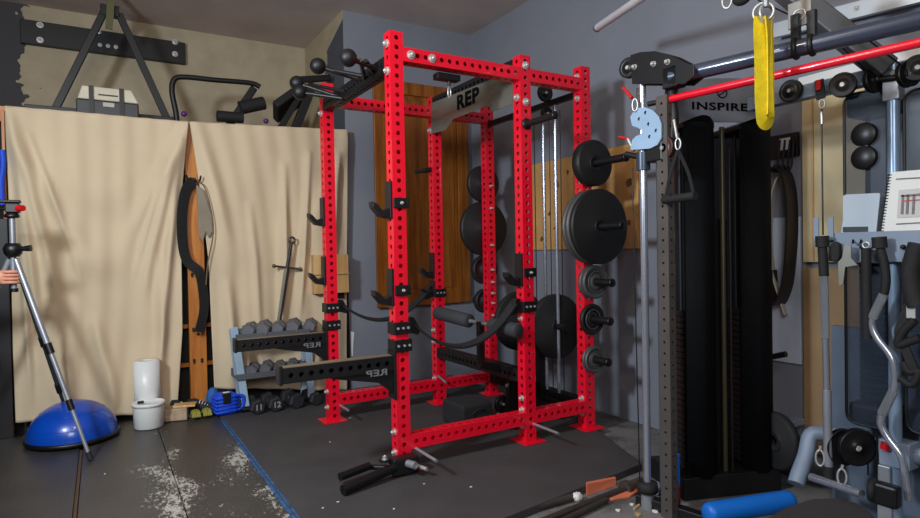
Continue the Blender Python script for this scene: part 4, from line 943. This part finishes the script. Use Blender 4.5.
# overhead arm reaching from the grey machine, with its clamps on the tube
# D handle
t = thing('stirrup_grip', 'black D-shaped cable handle hanging under the half-moon plate', 'grip', X_(679, 200, .76))
ja = X_(678, 150, .76); hl, hr_ = X_(665, 200, .76), X_(694, 196, .76)
M().tube([ja, X_(670, 175, .76), hl], .004, flat=(.018, .004, (.3, 1, 0))).build('webbing', BELT, t)
M().tube([ja, X_(688, 172, .76), hr_], .004, flat=(.018, .004, (.3, 1, 0))).build('webbing', BELT, t)
M().cyl(hl+V((0, .008, 0)), hr_-V((0, .008, 0)), .0185, 20).build('grip', RUB, t)
M().torus(X_(678, 144, .76), (1, .2, 0), .012, .0035, 20, 8, 2.0).build('carabiner', ZINC, t)
M().cyl(X_(674, 120, .77), X_(677, 138, .76), .006, 10).build('swivel', ZINC, t)
# thin coloured bands hanging behind the hole column
for (u, v0, v1, m_, nm, lab) in ((673.5, 150, 232, mat('band_brown', (96, 40, 36), .7), 'resistance_band', 'thin brown resistance band beside the left shroud, upper stretch'),
        (673.5, 233, 262, YELLOW, 'resistance_band', 'thin yellow resistance band beside the left shroud'), (674, 264, 332, mat('band_red', (206, 30, 70), .6), 'resistance_band', 'thin red resistance band beside the left shroud, lower stretch')):
    a, b = X_(u, v0, .86), X_(u, v1, .86)
    solo(nm, lab, 'band', M().beam(a, b, .006, .012, (1, 0, 0)), m_, 'thin bands by the left shroud')
solo('blue_tool_box', 'small blue case on the floor behind the chrome column', 'case', M().box((.87, X_(676, 465, .9).y, .04), (.93, X_(668, 465, .9).y, X_(670, 453, .9).z)), BLUEC, bevel=.004)
solo('red_bottle', 'narrow dark red bottle on the floor behind the hole column', 'bottle', M().lathe([(0, 0), (.024, 0), (.025, .10), (.018, .125), (.010, .14), (.010, .155), (0, .155)], X_(675, 510, .86), (0, 0, 1), 20), mat('dark_red_plastic', (120, 24, 24), .5))
# yellow strap with rings
XS = .74
ys = thing('yellow_strap', 'bright yellow webbing loop hanging from steel rings at the top', 'strap', X_(766, 124, XS))
c = lambda u, v, dx=0: X_(u, v, XS)+fw*dx
wd = tuple(rt)
M().tube([c(763, 17), c(760, 35, -.02), c(759, 65, -.035), c(758.5, 95, -.04), c(760, 112, -.035), c(763, 120.5, -.02), c(768, 121, 0), c(773, 115, .02), c(775, 95, .03), c(774, 65, .025), c(772, 35, .015), c(768, 17)], .01, smooth=6,
         flat=(.066, .005, wd)).build('webbing', YELLOW, ys)
M().tube([c(760, 19, .01), c(758.5, 60, -.0), c(757, 100, -.005)], .004, flat=(.012, .012, wd), smooth=4).build('folded_edge', YELLOW, ys)
M().torus(c(762, 13, -.01), fw*.9+rt*.5, .034, .0048, 28, 8).build('ring', ZINC, ys)
M().torus(c(768, 13, .01), fw*.9-rt*.4, .034, .0048, 28, 8).build('ring', ZINC, ys)
M().cyl(c(766, 7), c(766, -14), .011, 12).build('clasp', STEEL, ys)
hk2 = thing('steel_snap_hook', 'steel snap hook with black pulley at the top edge left of the yellow strap', 'hook', X_(728, 6, .80))
M().torus(X_(727, 1, .80), (1, .3, 0), .018, .0045, 20, 8, 1.6).build('ring', ZINC, hk2)
M().ball(X_(742, -2, .80), .036, 18, (.6, 1.1, .8)).build('pulley_ball', RUB, hk2)
# ceiling-side rails
r1, r2 = X_(597, 28, 1.15), X_(643, -3, .95)
cb2 = thing('chrome_bar', 'chrome bar with open end entering from the top edge right of the rack', 'bar', r1)
dd = (r2-r1).normalized(); M().cyl(r1, r1+dd*1.1, .022, 20).build('tube', mat('bright_aluminium', (206, 208, 212), .35, .3), cb2); M().lathe([(.018, -.002), (.0235, -.002), (.0235, .012), (.0, .012)], r1, dd, 20).build('end_ring', mat('dark_ring', (70, 70, 74), .4), cb2)
g0, g1 = X_(775, 31, 1.74), X_(905, -2, 1.74)
gr = thing('galvanised_rail', 'pale galvanised rail with bolts along the right wall near the ceiling', 'rail', g0)
M().beam(g0, g0+(g1-g0)*1.6, .03, .075).build('rail', mat('galvanised', (190, 198, 204), .4, .5, var=.1), gr)
for u, v in ((857, 8), (800, 22)): bolt(gr, X_(u, v, 1.725), (-1, 0, 0), .012)
s0, s1 = X_(800, 83.5, 1.775), X_(925, 52, 1.775)
solo('white_batten', 'white painted batten along the right wall above the cream board', 'batten', M().beam(s0, s0+(s1-s0)*1.3, .03, .055), PAPER, bevel=.002)
# ---------------------------------------------------------------- grey cable machine near the right edge
XM = 1.40
cm = thing('cable_machine', 'blue-grey cable machine with smoked shrouds at the right edge', 'cable machine', (XM, -1.8, FL))
def Y_(u, v, x=XM): return at(u, v, 'x', x)
f0, f1 = Y_(760, 103), Y_(842, 84)
zb = f1.z-.0
M().beam(V((XM, f0.y+.05, zb)), V((XM, -2.4, zb)), .06, .062).build('top_beam', BLUEGREY, cm, bevel=.004)
pp = Y_(897, 300)
M().cyl((XM-.02, pp.y, FL), (XM-.02, pp.y, zb+.03), .023, 24).build('post', mat('light_steel_blue', (140, 164, 190), .3, .4, var=.05), cm)
M().box((XM-.045, pp.y-.03, zb-.12), (XM+.01, pp.y+.03, zb-.0)).build('post_socket', STEEL, cm, bevel=.004)
ar0, ar1 = V((XM-.03, pp.y+.02, zb+.01)), Y_(781, -14, 1.08)
M().beam(ar0, ar1, .085, .085).build('overhead_arm', mat('dark_chrome', (120, 122, 126), .35, .6), cm, bevel=.008)
for u, v in ((794, 43), (813, 40)):
    q = at(u, v, 'z', tA.z+.02); k = (q.y-tA.y)/tdir.y; q = tA+tdir*k
    o = M(); o.torus(q, tdir, .033, .010, 24, 8); o.build('clamp', BLK2, cm)
    M().box((q.x-.01, q.y-.016, q.z+.03), (q.x+.012, q.y+.016, q.z+.13)).build('clamp_tab', BLK2, cm, bevel=.003)
q = X_(800, 15, .93); M().box((q.x-.006, q.y-.045, q.z-.045), (q.x+.002, q.y+.045, q.z+.055)).build('bracket_plate', mat('nickel_plate', (170, 168, 162), .3, .8), cm, bevel=.003)
M().torus(q-V((.006, 0, 0)), (1, 0, 0), .024, .004, 24, 6, .8).build('bracket_boss', ZINC, cm)
# cables across the top
for a, b in (((840, 45), (874, 78)), ((862, 35), (905, 68)), ((758, 0), (800, 20))):
    M().cyl(Y_(a[0], a[1], 1.2), Y_(b[0], b[1], 1.33), .0035, 8).build('cable', PLASTIC, cm)
for (u, v, ax, R) in ((843, 85, (1, .25, 0), .052), (875, 80, (.35, 1, 0), .052), (908, 74, (.35, 1, 0), .052), (918, 68, (1, .3, 0), .05), (791, 91, (1, 0, 0), .05)):
    pulley(cm, Y_(u, v, XM-.05), ax, R, IRON if v in (85, 68) else PLASTIC)
M().cyl(Y_(875, 80, XM-.05), Y_(910, 76, XM-.05), .013, 12).build('pulley_shaft', BLK2, cm)
# red tagged strap hanging at 820
t = thing('snap_tag', 'black snap strap with red tag hanging from the top beam of the grey machine', 'tag', Y_(820, 100, XM-.06))
M().tube([Y_(819, 80, XM-.06), Y_(820, 90, XM-.06), Y_(821, 99, XM-.06)], .01, flat=(.038, .006, (0, 1, 0))).build('strap', BELT, t)
M().box((XM-.072, Y_(822, 88, XM-.06).y, Y_(820, 90, XM-.06).z), (XM-.064, Y_(817, 88, XM-.06).y, Y_(820, 80, XM-.06).z)).build('tag_label', REDP, t)
M().torus(Y_(822, 104, XM-.06), (1, .3, 0), .011, .0032, 18, 8, 1.8).build('carabiner', ZINC, t)
M().cyl(Y_(821.5, 109, XM-.06), Y_(823, 235, XM-.06), .0035, 8).build('cord', PLASTIC, t)
M().cyl(Y_(821.5, 112, XM-.06), Y_(822, 124, XM-.06), .007, 8).build('clip', ZINC, t)
def smoke(u0, u1, v0, v1, x, lab):
    a, b = Y_(u0, v0, x), Y_(u1, v1, x); z1, z0 = a.z, b.z; y1, y0 = a.y, b.y
    w = (y1-y0); n = 8; r = .04; R = []
    for cx_, cy_, a0 in ((y1-r, z1-r, 0), (y0+r, z1-r, 90), (y0+r, z0+r, 180), (y1-r, z0+r, 270)):
        for k in range(5): t_ = math.radians(a0+k*22.5); R.append((cx_+math.cos(t_)*r, cy_+math.sin(t_)*r))
    s = M(); s.prism([(x-.001, p[0], p[1]) for p in R], (.004, 0, 0)); o = s.build('smoked_cover', SHROUD2, cm)
    e = M(); e.tube([(x, p[0], p[1]) for p in R]+[(x, R[0][0], R[0][1])], .006, 8, 1); e.build('cover_rim', BLK2, o)
    m = M(); m.box((x+.004, y0+.0, z1-.10), (x+.16, y1-.0, z1)); m.build('cover_top', mat('dark_smoked_top', (34, 38, 44), .4), o, bevel=.02)
    m = M(); m.box((x+.004, y0, z0), (x+.16, y1, z0+.09)); m.build('cover_bottom', MATS['dark_smoked_top'], o, bevel=.02)
    for k in range(22): M().box((x+.05, y0+w*.18, z0+.10+k*.027), (x+.15, y1-w*.18, z0+.124+k*.027)).build('weight_slab', mat('slate_slab', (40, 48, 58), .5, .2), cm, bevel=.003)
    for q in (.27, .5, .73): M().cyl((x+.03 if q == .5 else x+.1, y0+w*q, z0+.1), (x+.03 if q == .5 else x+.1, y0+w*q, z1-.08), .004 if q == .5 else .007, 8).build('rod', BLK2 if q == .5 else IRON, cm)
    return y0, y1, z0, z1
smoke(844, 890, 96, 431, XM, 'l'); smoke(904, 950, 92, 440, XM, 'r')
tw = M(); 
for v in (135, 158): q = Y_(866, v, XM); tw.lathe([(0, 0), (.045, 0), (.05, .006), (.05, .02), (.045, .026), (0, .026)], (XM-.028, q.y, q.z), (1, 0, 0), 28)
q = Y_(866, 146, XM); tw.box((XM-.024, q.y-.018, q.z-.05), (XM-.004, q.y+.018, q.z+.05)); tw.build('twin_pulley', PLASTIC, cm)
# back panel and lower frame
M().box((XM+.17, Y_(850, 300).y-.9, FL), (XM+.2, Y_(841, 300, XM+.2).y+.03, .80)).build('back_plate', mat('grey_back_plate', (92, 104, 122), .5), cm)
u0_, u1_ = Y_(826, 438, XM+.02), Y_(925, 458, XM+.02)
M().cyl((XM+.02, u0_.y, (u0_.z+u1_.z)/2+.01), (XM+.02, -2.4, (u0_.z+u1_.z)/2+.01), .034, 24).build('base_tube', BLUEGREY, cm)
zc = (u0_.z+u1_.z)/2+.01
M().tube([(XM+.02, u0_.y, zc), (XM-.01, u0_.y+.05, zc-.015), Y_(806, 455, XM-.06), Y_(799, 474, XM-.12), Y_(796, 484, XM-.15)], .034, 20, 5).build('curved_foot', BLUEGREY, cm)
qa = Y_(897, 450, XM-.01); M().box((XM-.05, qa.y-.06, zc-.05), (XM+.04, qa.y+.05, zc+.055)).build('post_foot', BLUEGREY, cm, bevel=.004)
M().box((XM-.06, qa.y+.005, zc-.13), (XM-.0, qa.y+.05, zc-.05)).build('lower_bracket', STEEL, cm, bevel=.004)
M().cyl(Y_(885, 449, XM-.06), Y_(886, 443, XM-.06), .018, 14).build('red_knob', REDP, cm)
for (u, ax) in ((843, (.5, 1, 0)), (857, (.6, 1, 0))): pulley(cm, Y_(u, 447, XM-.08), ax, .078)
M().cyl(Y_(843, 447, XM-.1), Y_(860, 449, XM-.08), .012, 12).build('pulley_shaft', ZINC, cm)
for u in (868, 877): M().cyl(Y_(u, 431, XM-.03), Y_(u, 475, XM-.03), .0035, 8).build('cable', PLASTIC, cm)
lb = M(); lb.cyl(Y_(811, 477, XM-.14), Y_(862, 494, XM-.2), .017, 18); lb.build('low_chrome_bar', CHROME, cm)
M().lathe([(.012, 0), (.04, 0), (.046, .008), (.046, .03), (.04, .036), (.012, .036)], Y_(868, 489, XM-.2), (.3, -1, 0), 26).build('stop_disc', RUB, cm)
M().box(Y_(884, 500, XM-.25)-V((.02, .05, .02)), Y_(884, 486, XM-.25)+V((.03, .03, .01))).build('elbow_block', PLASTIC, cm, bevel=.01)
M().box(Y_(884, 522, XM-.25)-V((.01, .03, .02)), Y_(884, 500, XM-.25)+V((.01, .02, 0))).build('elbow_plate', STEEL, cm, bevel=.004)
# accessory shelf
XP = 1.32
pa, pb_ = Y_(828, 233, XP), Y_(925, 262, XP)
hs = thing('accessory_holder', 'pale blue-grey steel holder plate across the right cable machine', 'holder', (XP, (pa.y+pb_.y)/2, pb_.z))
M().box((XP, -2.2, pb_.z), (XP+.006, pa.y, pa.z)).build('plate', BLUEGREY, hs, bevel=.001)
M().box((XP+.006, -2.2, pb_.z), (XP+.07, pa.y, pb_.z+.006)).build('ledge', BLUEGREY, hs)
la, lb_ = Y_(812, 218, XP-.02), Y_(832, 240, XP-.02)
g_ = M(); z0_, z1_ = lb_.z, la.z
g_.box((XP-.01, la.y-.022, z0_), (XP-.004, la.y, z1_)); g_.box((XP-.01, lb_.y, z0_-.01), (XP-.004, lb_.y+.022, z1_)); g_.box((XP-.01, lb_.y, z0_-.03), (XP-.004, la.y-.003, z0_)); g_.build('side_bracket', BLUEGREY, hs, bevel=.001)
for u in (853, 861, 886): M().tube([Y_(u, 240, XP), Y_(u, 243, XP-.03), Y_(u, 240, XP-.04)], .004, 8).build('hook', BLK2, hs)
for (u, v) in ((862, 247), (903, 247), (914, 247)): M().ball(Y_(u, v, XP-.008), .010, 12).build('knob', PLASTIC, hs)
# clipboard stand and spiral manual
cl = thing('grey_card', 'plain light grey panel standing on the accessory holder left of the manual', 'panel', Y_(860, 233, XP+.02))
CP = [Y_(*p, XP+.02) for p in ((841, 233), (843, 220), (843, 196), (846, 194.5), (879, 193), (880, 195), (876, 233))]
M().prism(CP, (.005, 0, 0)).build('card', mat('light_grey_card', (176, 188, 200), .5, var=.02), cl)
s_ = [Y_(*p, XP+.019) for p in ((843, 227), (868, 226.5), (868, 232), (843, 232))]; M().prism(s_, (-.002, 0, 0)).build('slot', mat('dark_slot', (40, 50, 58), .5), cl)
mn = thing('spiral_manual', 'white spiral-bound manual with grey machine drawing, open on the holder', 'booklet', Y_(900, 233, XP+.03))
BK = [Y_(*p, XP+.03) for p in ((881, 233), (890, 173), (893, 172), (940, 168), (940, 232))]
M().prism(BK, (.008, 0, 0)).build('pages', PAPER, mn)
def bk(u, v, o=.0): return Y_(u, v, XP+.0285-o)
M().prism([bk(*p) for p in ((899, 190), (935, 187), (934, 216), (897, 218))], (-.001, 0, 0)).build('picture', mat('picture_grey', (196, 192, 190), .5, var=.04), mn)
for u in (903, 908, 914): M().beam(bk(u, 195, .003), bk(u-1, 214, .003), .008, .003, (1, 0, 0)).build('drawn_upright', PRINT, mn)
M().beam(bk(901, 196, .003), bk(925, 194, .003), .008, .003, (1, 0, 0)).build('drawn_beam', PRINT, mn)
M().beam(bk(902, 201, .005), bk(928, 199, .005), .003, .002, (1, 0, 0)).build('drawn_red_bar', REDP, mn)
for v in (179, 224): M().beam(bk(896, v, .002), bk(930, v-2, .002), .004, .002, (1, 0, 0)).build('text_line', PRINT, mn)
sp_ = M()
for k in range(20): f = k/19; q = Y_(889.5-8*f, 175+56*f, XP+.03); sp_.torus(q, (.1, 0, 1), .007, .0018, 10, 5)
sp_.build('spiral', PLASTIC, mn)
# bars and handles hanging on the holder
XH = 1.27
def H_(u, v, x=XH): return Y_(u, v, x)
sb = thing('straight_bar', 'chrome straight cable bar with knurled bands hanging upright at the holder end', 'bar', H_(829, 478))
M().cyl(H_(822, 236), H_(822.5, 247), .026, 20).build('end_cap', RUB, sb); M().cyl(H_(822.5, 247), H_(824, 276), .019, 18).build('rubber_sleeve', RUB, sb)
M().cyl(H_(824, 276), H_(825.5, 338), .0165, 18).build('knurled_band', mat('knurled_steel', (170, 176, 184), .5, .7, bump=1, bscale=500), sb)
M().cyl(H_(825.5, 338), H_(826.8, 390), .0135, 18).build('shaft', CHROME, sb); M().cyl(H_(826.8, 390), H_(828.5, 470), .0175, 18).build('knurled_band', STEEL, sb)
M().cyl(H_(828.5, 466), H_(828.8, 480), .022, 18).build('end_cap', RUB, sb)
cbz = thing('curl_bar', 'zigzag chrome curl bar hanging right of the straight bar', 'bar', H_(908, 500, 1.22))
M().cyl(H_(879, 237), H_(880, 248), .026, 20).build('end_cap', RUB, cbz)
M().tube([H_(880, 248), H_(884, 262), H_(886, 280), H_(884, 294)], .016, 16).build('rubber_sleeve', RUB, cbz)
kn = MATS['knurled_steel']
M().cyl(H_(884, 294), H_(872.5, 318), .017, 18).build('knurled_band', kn, cbz)
M().tube([H_(872.5, 318), H_(872, 326), H_(877, 338), H_(888, 352), H_(893, 362), H_(895, 376), H_(894, 390)], .0135, 16, 5).build('bent_shaft', CHROME, cbz)
M().cyl(H_(894, 390), H_(882, 414), .017, 18).build('knurled_band', kn, cbz)
M().tube([H_(882, 414), H_(881, 424), H_(888, 438), H_(901, 456), H_(905, 475), H_(909, 500)], .0145, 16, 5).build('bent_shaft', CHROME, cbz)
ro = thing('pull_rod', 'plain black rod hanging between the straight bar and the curl bar', 'rod', H_(868, 335)); M().cyl(H_(866, 248), H_(867, 338), .018, 18).build('rod', RUB, ro); M().torus(H_(866, 245), (1, 0, 0), .012, .0035, 18, 8).build('eye', ZINC, ro)
st = thing('mounting_bracket', 'small bare metal bracket hanging on the holder beside the straight bar', 'bracket', H_(845, 286))
M().prism([H_(*p) for p in ((844, 244), (851, 246), (851, 258), (857, 265), (845, 267), (843, 284), (839, 286), (838, 262), (842, 258))], (.006, 0, 0)).build('plate', mat('bare_bracket', (150, 150, 140), .4, .7), st)
pd = thing('ankle_cuff', 'dark padded cuff hanging on the holder between straight bar and bracket', 'cuff', H_(834, 262)); M().prism([H_(*p) for p in ((830, 244), (834, 241), (839, 244), (839, 256), (837, 262), (831, 262), (829, 254))], (.03, 0, 0)).build('pad', BELT, pd, bevel=.008)
cf = thing('ankle_cuff', 'bunched black straps and cuffs hanging at the far right end of the holder', 'cuff', H_(908, 350))
cfm = M(); cfm.tube([H_(918, 244), H_(911, 268), H_(912, 290), H_(917, 306)], .032, 14); cfm.build('cuff_pad', BELT, cf)
M().tube([H_(914, 262), H_(906, 276), H_(910, 300), H_(902, 322), H_(899, 336), H_(906, 350), H_(915, 372)], .010, flat=(.03, .01, (0, 1, 0))).build('strap', BELT, cf)
M().tube([H_(915, 320), H_(903, 332), H_(898, 345), H_(911, 341), H_(920, 338)], .016, 12).build('rope_grip', RUB, cf)
M().box(H_(911, 318)-V((.006, .016, .0)), H_(907, 308)+V((-.0, .0, .01))).build('buckle', ZINC, cf)
M().tube([H_(903, 362), H_(909, 372), H_(919, 371), H_(912, 385), H_(900, 378)], .014, 12).build('rope_grip', RUB, cf)
for u, v, lab in ((820, 458, 'steel carabiner clipped low beside the straight bar foot'), (842, 477, 'steel carabiner under the twin black pulleys')):
    t = thing('carabiner', lab, 'carabiner', Y_(u, v+14, 1.25)); M().torus(Y_(u, v, 1.25), (1, .4, 0), .016, .0042, 22, 8, 2.1).build('ring', ZINC, t); M().cyl(Y_(u+.5, v-12, 1.25), Y_(u, v-8, 1.25), .006, 8).build('swivel', ZINC, t)
# ---------------------------------------------------------------- wall hooks and belts
XB = 1.77
ra_, rb_ = X_(766, 137, XB), X_(801, 157, XB)
wr2 = thing('wall_hook_rail', 'black hook rail with white label strip on the right wall', 'hook rail', ((XB, (ra_.y+rb_.y)/2, rb_.z)))
M().box((XB+.004, rb_.y+.02, rb_.z+.01), (XR-.002, ra_.y+.12, ra_.z)).build('rail', BLK2, wr2, bevel=.003)
lA, lB = X_(779, 139, XB), X_(790, 149, XB); M().box((XB, lB.y, lB.z), (XB+.003, lA.y, lA.z)).build('label', PAPER, wr2)
for u in (779, 784, 789, 793): M().tube([X_(u+1, 140, XB), X_(u, 150, XB-.01), X_(u-1, 163, XB-.03), X_(u-3, 169, XB-.06), X_(u-5, 165, XB-.08)], .0055, 8).build('hook', IRON, wr2)
b = M(); b.tube([X_(*p, XB-.05) for p in ((772, 172), (778, 168), (785, 172), (790, 188), (792, 215), (791, 250), (787, 285), (779, 304), (773, 296), (771, 270))], .01, smooth=5, flat=(.10, .010, (1, 0, 0)))
solo('weight_belt', 'wide black weight belt looped on the right wall hook rail', 'belt', b, LEATHER)
b = M(); b.tube([X_(*p, XB-.02) for p in ((783, 173), (777, 180), (772, 200), (771, 240), (774, 275), (781, 300), (786, 315))], .01, smooth=5, flat=(.05, .008, (1, .5, 0)))
solo('weight_belt', 'pale inner belt hanging inside the black belt loop on the wall', 'belt', b, LBELT)
rbg = M(); q = X_(759, 318, 1.6); rbg.ball((1.6, q.y, q.z+.02), .1, 20, (.5, .55, 1.5)); solo('red_pouch', 'red pouch hanging behind the black shroud near the belts', 'pouch', rbg, mat('red_pouch_cloth', (150, 20, 36), .7))
solo('wall_peg', 'short black peg sticking from right wall under the belts', 'peg', M().cyl(X_(766, 358, 1.6), X_(786, 354, 1.6), .015, 14), BLK2)
# pale stand and black weight behind the machine
a, b2 = X_(775, 414, 1.7), X_(801, 452, 1.7)
sd = thing('pale_stand', 'pale blue-grey metal stand low against the right wall', 'stand', (1.7, (a.y+b2.y)/2, FL))
M().box((1.66, b2.y+.03, FL), (1.70, a.y-.05, a.z-.02)).build('upright', BLUEGREY, sd, bevel=.003); M().box((1.62, b2.y, a.z-.03), (1.74, a.y, a.z)).build('top', BLUEGREY, sd, bevel=.003); M().box((1.60, b2.y-.02, FL), (1.76, a.y, FL+.02)).build('foot', BLUEGREY, sd)
q = X_(781, 440, 1.5); plate((1.5, q.y, max(q.z, FL+.14)), (-1, .3, 0), .14, .05, RUB, 'black weight plate standing on the floor in front of the pale stand', 'flat')
# ---------------------------------------------------------------- near bench pad, blue roll
a, b3 = at(706, 514, 'z', .06), at(792, 500, 'z', .06)
br_ = M(); dd = (b3-a).normalized(); L = (b3-a).length; br_.lathe([(0, 0), (.03, 0), (.042, .012), (.045, .03), (.045, L-.03), (.042, L-.012), (.03, L), (0, L)], a, dd, 28)
solo('blue_foam_roll', 'bright blue vinyl roll on the floor at the bottom edge', 'roll', br_, BLUEC)
PD = [at(u, v, 'z', .13) for u, v in ((752, 530), (764, 518), (785, 506), (810, 498), (835, 497), (858, 502), (872, 512), (884, 530))]
cen = sum(PD, V())/len(PD)
bp = thing('bench_seat', 'charcoal padded seat at the bottom edge right of the blue roll', 'seat', (cen.x, cen.y, FL))
PD = PD + [at(900, 600, 'z', .13), at(740, 600, 'z', .13)]
M().prism(PD, (0, 0, -.06)).build('pad', mat('charcoal_vinyl', (58, 55, 56), .7, var=.1, bump=.2), bp, bevel=.015, bseg=4)
M().box((cen.x-.04, cen.y-.16, FL), (cen.x+.04, cen.y-.08, .075)).build('stem', BLK2, bp)
# ---------------------------------------------------------------- bars, bricks and scraps in front of the platform mat
def F_(u, v, z=FL+.02): return at(u, v, 'z', z)
BZ = mat('worn_dark_bar', (76, 70, 66), .45, .5, var=.25, bump=.2)
a, b = F_(497, 518), F_(573, 497); solo('steel_pipe', 'dark steel pipe along the platform edge, ending at the crumpled white cloth', 'pipe', M().cyl(a-(b-a)*.4, b, .018, 16), BZ, 'bars lying in front of the mat')
a, b = F_(553, 517), F_(626, 488)
bb = thing('barbell', 'dark barbell with thick brown sleeve lying in front of the platform mat', 'barbell', (a+b)/2-V((0, 0, .02)))
M().cyl(a-(b-a)*.5, b, .016, 16).build('shaft', BZ, bb); d_ = (b-a).normalized(); M().cyl(b, b+d_*.13, .026, 20).build('sleeve', mat('brown_sleeve', (92, 74, 62), .5, .4), bb); M().cyl(b-d_*.015, b+d_*.012, .038, 20).build('collar', BZ, bb)
a, b = F_(566, 519), F_(606, 500); solo('steel_pipe', 'short dark steel pipe nearest the camera, beside the barbell', 'pipe', M().cyl(a-(b-a)*.3, b, .014, 16), BZ, 'bars lying in front of the mat')
a, b = F_(586, 494, FL), F_(615, 484, FL); 
solo('terracotta_tile', 'terracotta tile standing on edge against the mat front', 'tile', M().prism([a, b, b+V((.01, .01, .035)), a+V((.01, .01, .055))], (-.012, -.02, 0)), ORANGE, bevel=.002)
q = F_(625, 497, FL); solo('terracotta_shard', 'pale terracotta shard lying flat near the chrome column foot', 'shard', M().prism([F_(603, 498, FL+.001), F_(622, 494, FL+.001), F_(636, 488, FL+.001), F_(641, 491, FL+.001), F_(630, 498, FL+.001), F_(612, 501, FL+.001)], (0, 0, .012)), ORANGE, bevel=.002)
q = F_(577, 497, FL+.02); wc = M().ball(q, .026, 16, (1.2, .8, .8)); rr = random.Random(5); wc.v = [v+V((rr.uniform(-.004, .004),)*3) for v in wc.v]
solo('crumpled_cloth', 'crumpled white cloth between the bars at the mat edge', 'cloth', wc, PAPER)
q = F_(655, 488, FL+.03); wc = M().ball(q, .035, 16, (1, 1, .9)); rr = random.Random(8); wc.v = [v+V((rr.uniform(-.008, .008), rr.uniform(-.008, .008), rr.uniform(-.006, .006))) for v in wc.v]
solo('crumpled_cloth', 'crumpled pale cloth behind the chrome column foot', 'cloth', wc, mat('pale_rag', (170, 176, 178), .8))
R_ = random.Random(12)
for k, (u, v, s_) in enumerate(((600, 505, .02), (618, 511, .015), (638, 515, .02), (632, 505, .012), (560, 492, .012), (655, 512, .018))):
    q = F_(u, v, FL+.001); g_ = M(); g_.prism([q+V((R_.uniform(.5, 1)*s_*math.cos(t_), R_.uniform(.5, 1)*s_*math.sin(t_), 0)) for t_ in [k+i*1.05 for i in range(6)]], (0, 0, .006))
    solo('debris_chip', ['small pale chip on the concrete between barbell and shard', 'pale chip on the concrete under the shard', 'pale chip near the bottom edge left of the chrome column', 'small chip between shard and chrome column', 'tiny chip at the front edge of the mat', 'pale chip right of the chrome column foot'][k], 'debris', g_, PAPER if k % 2 else mat('tan_chip', (180, 150, 90), .8), 'chips on the concrete')
a, b = F_(634, 509, FL+.006), F_(654, 493, FL+.006); solo('wood_stick', 'thin pale stick on the concrete beside the chrome column foot', 'stick', M().beam(a, b, .008, .008), PINE)
# small flakes on the rack mat
for k, (u, v) in enumerate(((330, 442), (323, 508), (338, 502), (394, 509), (424, 484), (471, 487), (350, 418), (105, 474))):
    q = at(u, v, 'z', .0006 if u > 200 else -.002); g_ = M(); g_.prism([q+V((R_.uniform(.4, 1)*.008*math.cos(t_), R_.uniform(.4, 1)*.006*math.sin(t_), 0)) for t_ in [k+i*1.05 for i in range(6)]], (0, 0, .002))
    lab = ['left of the nearest post', 'near the bottom left corner of the mat, left one', 'near the bottom left corner of the mat, right one', 'at the bottom edge below the roller attachment', 'just right of the roller attachment', 'in the open area before the near beam', 'between the two left posts', 'on the scuffed mat below the tripod foot'][k]
    solo('paint_flake', 'tiny pale flake ' + lab, 'flake', g_, PAPER, 'pale flakes on the mats')
# ---------------------------------------------------------------- light
def area(name, loc, tgt, size, power, col):
    l = bpy.data.lights.new(name, 'AREA'); l.energy = power; l.size = size; l.color = col
    o = bpy.data.objects.new(name, l); C.objects.link(o); o.location = loc
    o.rotation_euler = (V(tgt)-V(loc)).to_track_quat('-Z', 'Y').to_euler(); return o
def fill_point(name, loc, r, power, col):
    l = bpy.data.lights.new(name, 'POINT'); l.energy = power; l.shadow_soft_size = r; l.color = col
    o = bpy.data.objects.new(name, l); C.objects.link(o); o.location = loc; return o
area('cool_work_lamp', (-2.6, -.95, 2.3), (.6, .35, .8), .34, 112, (.80, .90, 1))
area('soft_front_fill', (-1.9, -4.0, 2.5), (-.2, 1.2, .8), 1.3, 68, (.96, .97, 1))  # unseen broad fill behind the camera, kept to brighten camera-facing sides
fill_point('warm_fill_point', (-1.2, -1.5, 2.95), .12, 44, (1, .84, .64))  # added warm fill, no fixture: lifts the whole room and the ceiling
fill_point('warm_fill_point', (-1.6, -4.3, 2.6), .2, 30, (1, .90, .76))  # second added fill, near the camera, for the front faces of the rack
sc = bpy.context.scene
sc.view_settings.view_transform = 'Standard'; sc.view_settings.look = 'None'; sc.view_settings.gamma = 1; sc.view_settings.exposure = -.14
sc.view_settings.use_curve_mapping = False
